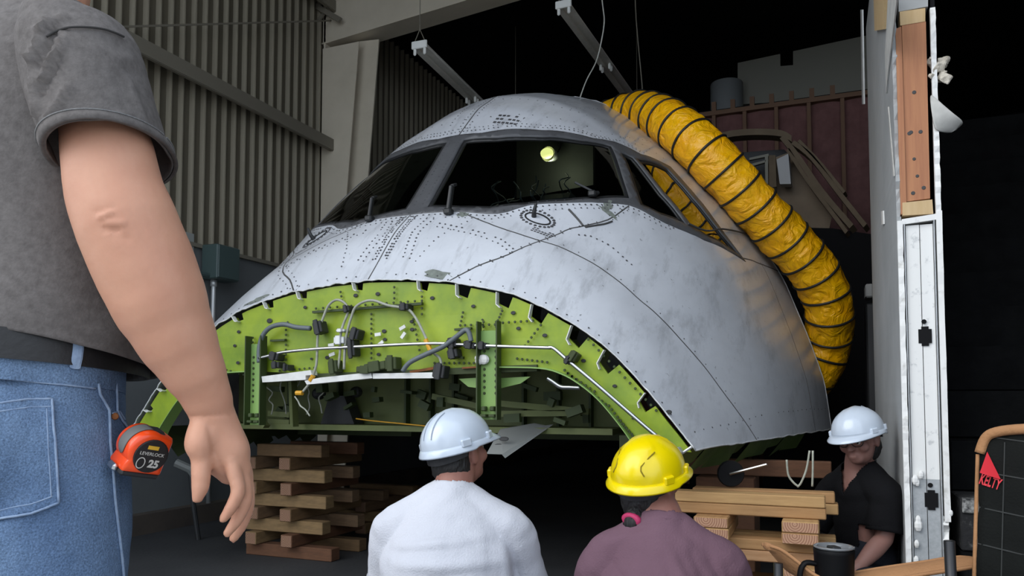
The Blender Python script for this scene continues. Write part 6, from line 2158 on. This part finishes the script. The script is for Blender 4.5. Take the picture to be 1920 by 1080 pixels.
for off_, (P_, r_) in enumerate((([(-60, 772), (0, 758), (50, 751), (97, 750)], .0016), ([(97, 750), (100, 800), (105, 860), (109, 942)], .0018), ([(109, 942), (60, 962), (0, 974), (-60, 978)], .0018), ([(-60, 790), (0, 773), (50, 766), (97, 765)], .0011), ([(87, 768), (91, 860), (96, 932)], .0010), ([(98, 930), (60, 945), (0, 957), (-60, 962)], .0010))):
    P = jl(P_, .005)
    if len(P) > 2:
        b = MB(); b.tube(P, r_, 6); b.build('pocket_stitch', M['stitch'], pko, smooth=True)
seamline([(179, 700), (186, 740), (203, 770), (205, 830), (210, 880), (213, 930), (220, 990), (226, 1040), (230, 1085)], 'side_seam', .0022, M['stitch'])
seamline([(-60, 690), (0, 698), (60, 704), (120, 710), (176, 717)], 'yoke_seam', .0016, M['stitch'])
seamline([(-60, 702), (0, 711), (60, 716), (120, 722), (178, 729)], 'yoke_seam', .0014, M['stitch'])
seamline([(215, 712), (217, 740), (218, 772), (228, 790), (240, 806)], 'front_pocket_hem', .0018, M['stitch'])
seamline([(208, 776), (222, 772), (232, 788)], 'front_pocket_hem', .0014, M['stitch'])
p = on_mesh(JT, 211, 782, .004)
if p:
    b = MB(); b.disc(p, (EYE - p), .0042, 12, .0015); b.build('pocket_rivet', M['rust'], jeans)
# belt, loop, waistband
def hip_ring(z, dz, grow, n=80, thick=.004):
    R = []
    for k in range(n):
        th = 2 * pi * k / n
        d_ = mr * cos(th) + mf * sin(th)
        h = JT.ray_cast(cx_ + Z3 * (min(z, 1.0) - .015) + d_ * .6, -d_)
        rr = (h[0] - cx_ - Z3 * (h[0].z)).length if h[0] else .17
        rr = max(rr, .125)
        zz = z - .016 * sin(th) 
        R.append([cx_ + d_ * (rr + grow) + Z3 * zz, cx_ + d_ * (rr + grow + thick) + Z3 * zz, cx_ + d_ * (rr + grow + thick) + Z3 * (zz + dz), cx_ + d_ * (rr + grow) + Z3 * (zz + dz)])
    return R
b = MB(); b.rings(hip_ring(.970, .036, -.0025, thick=.003), cap=False, closed=True); b.build('waistband', M['denim'], jeans, smooth=False)
b = MB(); b.rings(hip_ring(.998, .042, .0045), cap=False, closed=True)
belt = autosmooth(b.build('belt', M['leather'], man), 50)
BT = BVHTree.FromPolygons([tuple(v) for v in b.v], b.f)
P = [on_mesh(BT, x, y, .003) or on_mesh(JT, x, y, .006) for x, y in ((146, 640), (145, 655), (143, 670), (141, 685), (138, 698))]
P = [p for p in P if p]
if len(P) > 1:
    b = MB(); b.tube(P, .0068, 8, ry=.0022, hint=EYE - P[0]); b.build('belt_loop', M['stitch'], jeans)
for g in (-1, 1):
    b = MB()
    b.limb([Mn(g * .10, -.06, .045), Mn(g * .105, .06, .045), Mn(g * .115, .18, .035)], [.045, .05, .042], 16, [.042, .042, .03])
    V, Fc = voxel(b, .007, 2); V = [Vector((v.x, v.y, max(v.z, .002))) for v in V]
    put('shoe', V, Fc, M['shoe'], man, smooth=True)

# ------------------------------------------------------------------ tape measure clipped on the front pocket
TC = at(266, 843, 1.115)
M['orange'] = mat('orange_plastic', (0.90, 0.075, 0.008), 0.28, coat=.3)
M['greyrub'] = mat('grey_rubber', (0.16, 0.16, 0.155), 0.6)
tm = empty('tape_measure', TC, 'bright orange tape measure with grey rubber grip clipped to the jeans pocket', 'tape measure')
rl = Matrix.Rotation(radians(22), 3, FW)
tw = rl @ (RT * .78 - FW * .62)                           # label side
tu = rl @ (-RT * .62 - FW * .78)                          # rounded front rim
tv = rl @ UP
TS = .80
def TP(u, v, w): return TC + (tu * u + tv * v + tw * w) * TS
prof = []
for k in range(21):
    a = radians(-35 + 150 * k / 20)
    prof.append((.002 + .036 * cos(a), .006 + .036 * sin(a)))
prof += [(-.034, .036), (-.037, .030), (-.037, -.034), (-.034, -.036), (.034, -.036), (.037, -.030)]
hwid = .026
b = MB()
rings = []
for w_, sc_ in ((-hwid - .004, .80), (-hwid - .002, .93), (-hwid + .003, 1.0), (hwid - .003, 1.0), (hwid + .002, .93), (hwid + .004, .80)):
    rings.append([TP(u * sc_, v * sc_, w_) for u, v in prof])
b.rings(rings); autosmooth(b.build('case', M['orange'], tm), 45)
# grey grip over the rim, label, base
b = MB()
R = []
for k in range(17):
    a = radians(-28 + 120 * k / 16); u, v = .002 + .0372 * cos(a), .006 + .0372 * sin(a)
    hw_ = .0135 * sqrt(max(0.0, 1 - (max(0, 5 - k) / 5) ** 2)) + .0006
    R.append([TP(u, v, -hw_), TP(u + .0006 * cos(a), v + .0006 * sin(a), -hw_ * .8), TP(u + .0006 * cos(a), v + .0006 * sin(a), hw_ * .8), TP(u, v, hw_)])
b.rings(R); b.build('rubber_grip', M['greyrub'], tm, smooth=True)
b = MB(); b.rings([[TP(u * s_ + 0, v * s_ - .0, hw_) for u, v in [(.031 * cos(2 * pi * k / 28) - .003, .031 * sin(2 * pi * k / 28) + .0) for k in range(28)]] for hw_, s_ in ((.018, 1), (.0322, 1), (.0329, .95))])
lab = b.build('label_disc', M['leather'], tm)
b = MB(); b.box(TC + tv * -.0385 * TS, (.058, .044, .009), Matrix((tu, tw, tv)).transposed(), bevel=.003); b.build('rubber_base', M['rubber'], tm)
b = MB(); b.box(TC + (tv * -.036 + tu * .040) * TS, (.008, .021, .011), Matrix((tu, tw, tv)).transposed(), bevel=.003); b.build('tape_hook', M['steel'], tm)
b = MB(); b.box(TC + (tv * -.0 - tu * .02 + tw * -.033) * TS, (.016, .006, .045), Matrix((tu, tw, tv)).transposed(), bevel=.002); b.build('belt_clip', M['steel'], tm)
b = MB(); b.box(TC + (tv * .036 + tu * -.010) * TS, (.024, .028, .010), Matrix((tu, tw, tv)).transposed(), bevel=.004); b.build('lock_button', M['rubber'], tm)


def text(body, size, origin, xdir, ydir, m, parent, name='lettering', extrude=.0003, align='CENTER', bold=0.0, width=None):
    cu = bpy.data.curves.new(name, 'FONT')
    cu.body = body; cu.size = size; cu.extrude = extrude; cu.align_x = align; cu.align_y = 'CENTER'; cu.offset = bold
    cu.materials.append(m)
    tmp = bpy.data.objects.new('tmp', cu); COL.objects.link(tmp)
    me = bpy.data.meshes.new_from_object(tmp.evaluated_get(bpy.context.evaluated_depsgraph_get()))
    bpy.data.objects.remove(tmp); bpy.data.curves.remove(cu)
    if width:
        w0 = max(v.co.x for v in me.vertices) - min(v.co.x for v in me.vertices)
        for v in me.vertices: v.co.x *= width / w0
    o = bpy.data.objects.new(name, me); COL.objects.link(o)
    xd = Vector(xdir).normalized(); yd = (Vector(ydir) - xd * Vector(ydir).dot(xd)).normalized()
    Rm = Matrix((xd, yd, xd.cross(yd))).transposed().to_4x4()
    Rm.translation = Vector(origin) - base_of(parent)
    o.matrix_local = Rm
    o.parent = parent
    o.matrix_local = Rm
    return o
M['ink'] = mat('pale_print', (.55, .54, .50), .6)
M['ink_y'] = mat('yellow_print', (.70, .42, .03), .6)
text('25', .0155, TP(-.012, -.014, .0332), -tu, tv, M['ink'], lab, bold=.0006)
text('LEVERLOCK', .0068, TP(-.003, .004, .0332), -tu, tv, M['ink'], lab)
b = MB(); b.box(TP(-.001, .016, .0332), (.016, .0005, .0055), Matrix((tu, tw, tv)).transposed()); b.build('label_stripe', M['ink_y'], lab)
b = MB(); b.rings([[TP(.012 + (.0065 + q) * cos(2 * pi * k / 20), -.014 + (.009 + q) * sin(2 * pi * k / 20), .0333) for k in range(20)] for q in (0, .0018)], cap=False); b.build('label_emblem', M['ink'], lab)

# ------------------------------------------------------------------ camp chair at the lower right, with a tumbler in its arm
M['duck'] = mat('tan_canvas', (0.40, 0.20, 0.085), 0.85, col2=(0.30, 0.145, 0.06), scale=9, bump=.2, bscale=160)
M['quilt'] = mat('charcoal_quilted_fabric', (0.010, 0.011, 0.010), 0.9, spec=.12, col2=(0.007, 0.0075, 0.007), scale=6, bump=.2, bscale=200)
M['thread2'] = mat('grey_thread', (.030, .032, .030), .8)
M['pole'] = mat('dark_tube', (0.035, 0.035, 0.037), 0.35, .6)
ch0 = at(1900, 1060, 1.45)
chair = empty('camp_chair', (ch0.x, ch0.y, 0), 'tan and charcoal quilted fabric camp chair facing left', 'chair')
# backrest plane: far edge at px 1840, coming nearer towards the right
far, near = at(1828, 960, 1.62), at(1828, 960, 1.62) + RT * .26 - FH * .50
bx = (near - far); bx.z = 0; bx.normalize()
bn = Vector((bx.y, -bx.x, 0)); bn = bn if bn.dot(EYE - far) > 0 else -bn           # the side the sitter leans on
def BK(a, h, o=0.0):                                       # a along the back, h height above ground
    lean_ = (h - .55) * -.10
    bow = -.030 * sin(pi * min(max(a / .56, 0), 1))
    return Vector((far.x, far.y, 0)) + bx * a + Z3 * h + bn * (lean_ + bow + o)
top = [(.0, .835), (.010, .866), (.03, .880), (.08, .888), (.16, .890), (.40, .890), (.48, .888), (.53, .880), (.55, .866), (.56, .835)]
def top_h(a): return interp(a, top)
def left_in(h): return .0 + (.022 * max(0, (.72 - h) / .25) ** 1.2 if h < .72 else 0)
b = MB(); R = []
na, nh = 36, 30
for j in range(nh + 1):
    row = []
    for i in range(na + 1):
        a = .56 * i / na
        h = .50 + (top_h(a) - .50) * j / nh
        # quilting: puffed between stitch rows
        g1 = abs(sin(pi * (h - .50) / .075)) ** .4; g2 = abs(sin(pi * (a - .045) / .13)) ** .4
        row.append(BK(a, h, .007 * g1 * g2))
    R.append(row)
V = [p for r in R for p in r]
b.add(V, [(j * (na + 1) + i, j * (na + 1) + i + 1, (j + 1) * (na + 1) + i + 1, (j + 1) * (na + 1) + i) for j in range(nh) for i in range(na)])
bko = b.build('backrest', M['quilt'], chair, smooth=True)
md = bko.modifiers.new('t', 'SOLIDIFY'); md.thickness = .016; md.offset = 1 if bn.dot(geometry.normal(V[0], V[1], V[na + 2], V[na + 1])) < 0 else -1
BKT = BVHTree.FromPolygons([tuple(v) for v in b.v], b.f)
for hh in (.575, .65, .725, .80, .875):
    b = MB(); P = [BK(.56 * i / 30, hh - .012 * sin(pi * i / 15), .003) for i in range(31)]
    b.tube(P, .0016, 5); b.build('quilt_stitch', M['thread2'], bko)
for aa in (.045 + .13 * k for k in range(4)):
    b = MB(); P = [BK(aa, .5 + (top_h(aa) - .52) * i / 12, .003) for i in range(13)]
    b.tube(P, .0013, 5); b.build('quilt_stitch', M['thread2'], bko)
b = MB(); b.tube(spline([BK(a, h + .003, .006) for a, h in top], 4), .011, 8, ry=.009, hint=bn); b.build('canvas_binding', M['duck'], bko, smooth=True)
for aa in (-.004, .564):
    b = MB(); b.tube([BK(aa, .50 + .335 * i / 10, .006) for i in range(11)], .004, 8); b.build('canvas_binding', M['duck'], bko, smooth=True)
# emblem and name on the backrest
M['red'] = mat('red_print', (.62, .018, .03), .6)
def LP(x, y, o=.004):
    h = BKT.ray_cast(EYE, ray(x, y).normalized())
    if h[0] is None: return at(x, y, 1.6)
    return h[0] + (EYE - h[0]).normalized() * o
def logo(px_, m, o=.004, name='emblem'):
    b = MB(); b.add([LP(x, y, o) for x, y in px_], [tuple(range(len(px_)))]); return b.build(name, m, bko)
logo([(1851.0, 847), (1876.5, 899), (1837, 886.5)], M['red'])
logo([(1851.2, 851), (1874.6, 896.5), (1838.6, 885.3)], M['quilt'], .0046, 'emblem_gap')
logo([(1851.0, 855), (1858, 868.5), (1846.5, 872)], M['red'], .0052)
logo([(1845.8, 873.5), (1856, 871.5), (1871, 892.5), (1840.3, 883.5)], M['red'], .0052)
logo([(1853, 871), (1856.5, 871), (1868, 889), (1865.5, 889.5)], M['quilt'], .0058, 'emblem_gap')
pl, pr_ = LP(1838, 899), LP(1875, 911)
upv = LP(1857, 893) - LP(1857, 913)
text('KELTY', (LP(1857, 892) - LP(1857, 913)).length * 1.35, LP(1856.5, 904, .004), pr_ - pl, upv, M['red'], bko, bold=.0008, width=(pr_ - pl).length * 1.04)
# frame
def cyl(name, a, c, r=.011, m=None):
    b = MB(); b.tube([a, c], r, 10); return b.build(name, m or M['pole'], chair, smooth=True)
fd = bn.copy()                                            # the way the chair faces
rear = {0: BK(-.012, 0, 0.015), 1: BK(.575, 0, .015)}
front = {0: at(1459, 1050, 1.78), 1: None}
f0 = Vector((front[0].x, front[0].y, 0)); f1 = f0 + bx * .585
for i, f_ in ((0, f0), (1, f1)):
    r0 = rear[i]; r0 = Vector((r0.x, r0.y, 0))
    cyl('rear_post', r0 + Z3 * .02 - fd * .02, r0 + Z3 * .66); cyl('front_post', f_ + Z3 * .02, f_ + Z3 * .575)
    cyl('side_brace', r0 + Z3 * .05, f_ + Z3 * .40, .008)
    for q in (r0 - fd * .02, f_):
        b = MB(); b.lathe([(.022, 0), (.022, .012), (.013, .03)], q, n=12); b.build('foot', M['rubber'], chair)
cyl('front_brace', f0 + Z3 * .06, f1 + Z3 * .40, .008); cyl('front_brace', f1 + Z3 * .06, f0 + Z3 * .40, .008)
b = MB()
R = []
for j in range(9):
    u = j / 8
    R.append([(f0.lerp(f1, i / 8)).lerp(rear[0].lerp(rear[1], i / 8), u) * 1 + Z3 * (.42 - .05 * sin(pi * u) - .02 * sin(pi * i / 8)) - Z3 * 0 for i in range(9)])
    for p in R[-1]: p.z = .42 - .06 * sin(pi * u)
V = [p for r in R for p in r]
b.add(V, [(j * 9 + i, j * 9 + i + 1, j * 9 + i + 10, j * 9 + i + 9) for j in range(8) for i in range(8)])
so = b.build('seat', M['quilt'], chair, smooth=True); so.modifiers.new('t', 'SOLIDIFY').thickness = .012
# padded canvas arms slung between the posts
ap = [(1437, 1024, 1.80), (1452, 1030, 1.795), (1475, 1050, 1.785), (1500, 1073, 1.775), (1530, 1088, 1.76), (1565, 1094, 1.745), (1610, 1088, 1.73), (1680, 1075, 1.705), (1760, 1063, 1.68), (1835, 1053, 1.655), (1885, 1062, 1.63)]
hwd = [.012, .022, .032, .042, .055, .055, .048, .042, .040, .040, .03]
AC = [at(*q) for q in ap]
mids = spline(AC, 4)
hwl = [v.x for v in spline([(h, 0, 0) for h in hwd], 4)]
for dup, dsh in enumerate((Vector((0, 0, 0)), bx * .60)):
    b = MB(); R = []
    for p, h in zip(mids, hwl):
        q = p + dsh
        R.append([q + bx * (h * cos(t_)) + Z3 * (.009 * sin(t_)) for t_ in [2 * pi * k / 14 for k in range(14)]])
    b.rings(R); arm_o = b.build('canvas_arm', M['duck'], chair, smooth=True)
    b = MB(); b.tube([p + dsh + bx * h + Z3 * .002 for p, h in zip(mids, hwl)], .0045, 6); b.tube([p + dsh - bx * h + Z3 * .002 for p, h in zip(mids, hwl)], .0045, 6); b.build('arm_piping', M['duck'], arm_o, smooth=True)
    q = at(1838, 1040, 1.655) + dsh
    b = MB(); b.tube([q - Z3 * .03, q + Z3 * .055], .010, 10); b.lathe([(.022, -.0), (.024, .006), (.012, .012)], q - Z3 * .028, n=14); b.build('arm_peg', M['pole'], arm_o, smooth=True)
# tumbler
mt = at(1563.5, 1028, 1.75); tz0 = mt.z - .185
M['tumbler'] = mat('black_powder_coat', (0.003, 0.003, 0.0035), 0.5, spec=.15)
mug = empty('tumbler', (mt.x, mt.y, tz0), 'black handled tumbler with clear lid held in the camp chair arm', 'cup')
b = MB(); b.lathe([(.0, 0), (.030, 0), (.034, .006), (.040, .10), (.0435, .175), (.0445, .183), (.0425, .185), (.040, .176), (.034, .02), (0, .018)], (mt.x, mt.y, tz0), n=40, cap=False); b.build('cup_body', M['tumbler'], mug, smooth=True)
b = MB(); b.lathe([(.0, .176), (.034, .177), (.037, .184), (.0435, .187), (.0440, .190), (.040, .1915), (.036, .187), (.031, .181), (0, .180)], (mt.x, mt.y, tz0), n=40, cap=False)
M['lid'] = mat('smoky_clear_lid', (.16, .165, .17), .12, coat=.5)
lid = b.build('lid', M['lid'], mug, smooth=True)
b = MB(); b.box((mt.x, mt.y, tz0 + .186), (.02, .03, .008), Matrix.Rotation(.5, 3, 'Z'), bevel=.002); b.build('lid_slider', M['seal'], lid)
b = MB(); hx = -RT
b.tube(spline([Vector((mt.x, mt.y, tz0 + .150)) + hx * .040, Vector((mt.x, mt.y, tz0 + .152)) + hx * .066, Vector((mt.x, mt.y, tz0 + .125)) + hx * .078, Vector((mt.x, mt.y, tz0 + .075)) + hx * .072, Vector((mt.x, mt.y, tz0 + .05)) + hx * .036], 5), .009, 8, ry=.006); b.build('handle', M['tumbler'], mug, smooth=True)
b = MB(); b.lathe([(.050, -.0), (.052, .055), (.054, .055), (.052, -.004), (.0, -.006)], (mt.x, mt.y, tz0 - .004), n=28, cap=False); b.build('cup_holder', M['duck'], chair, smooth=True)
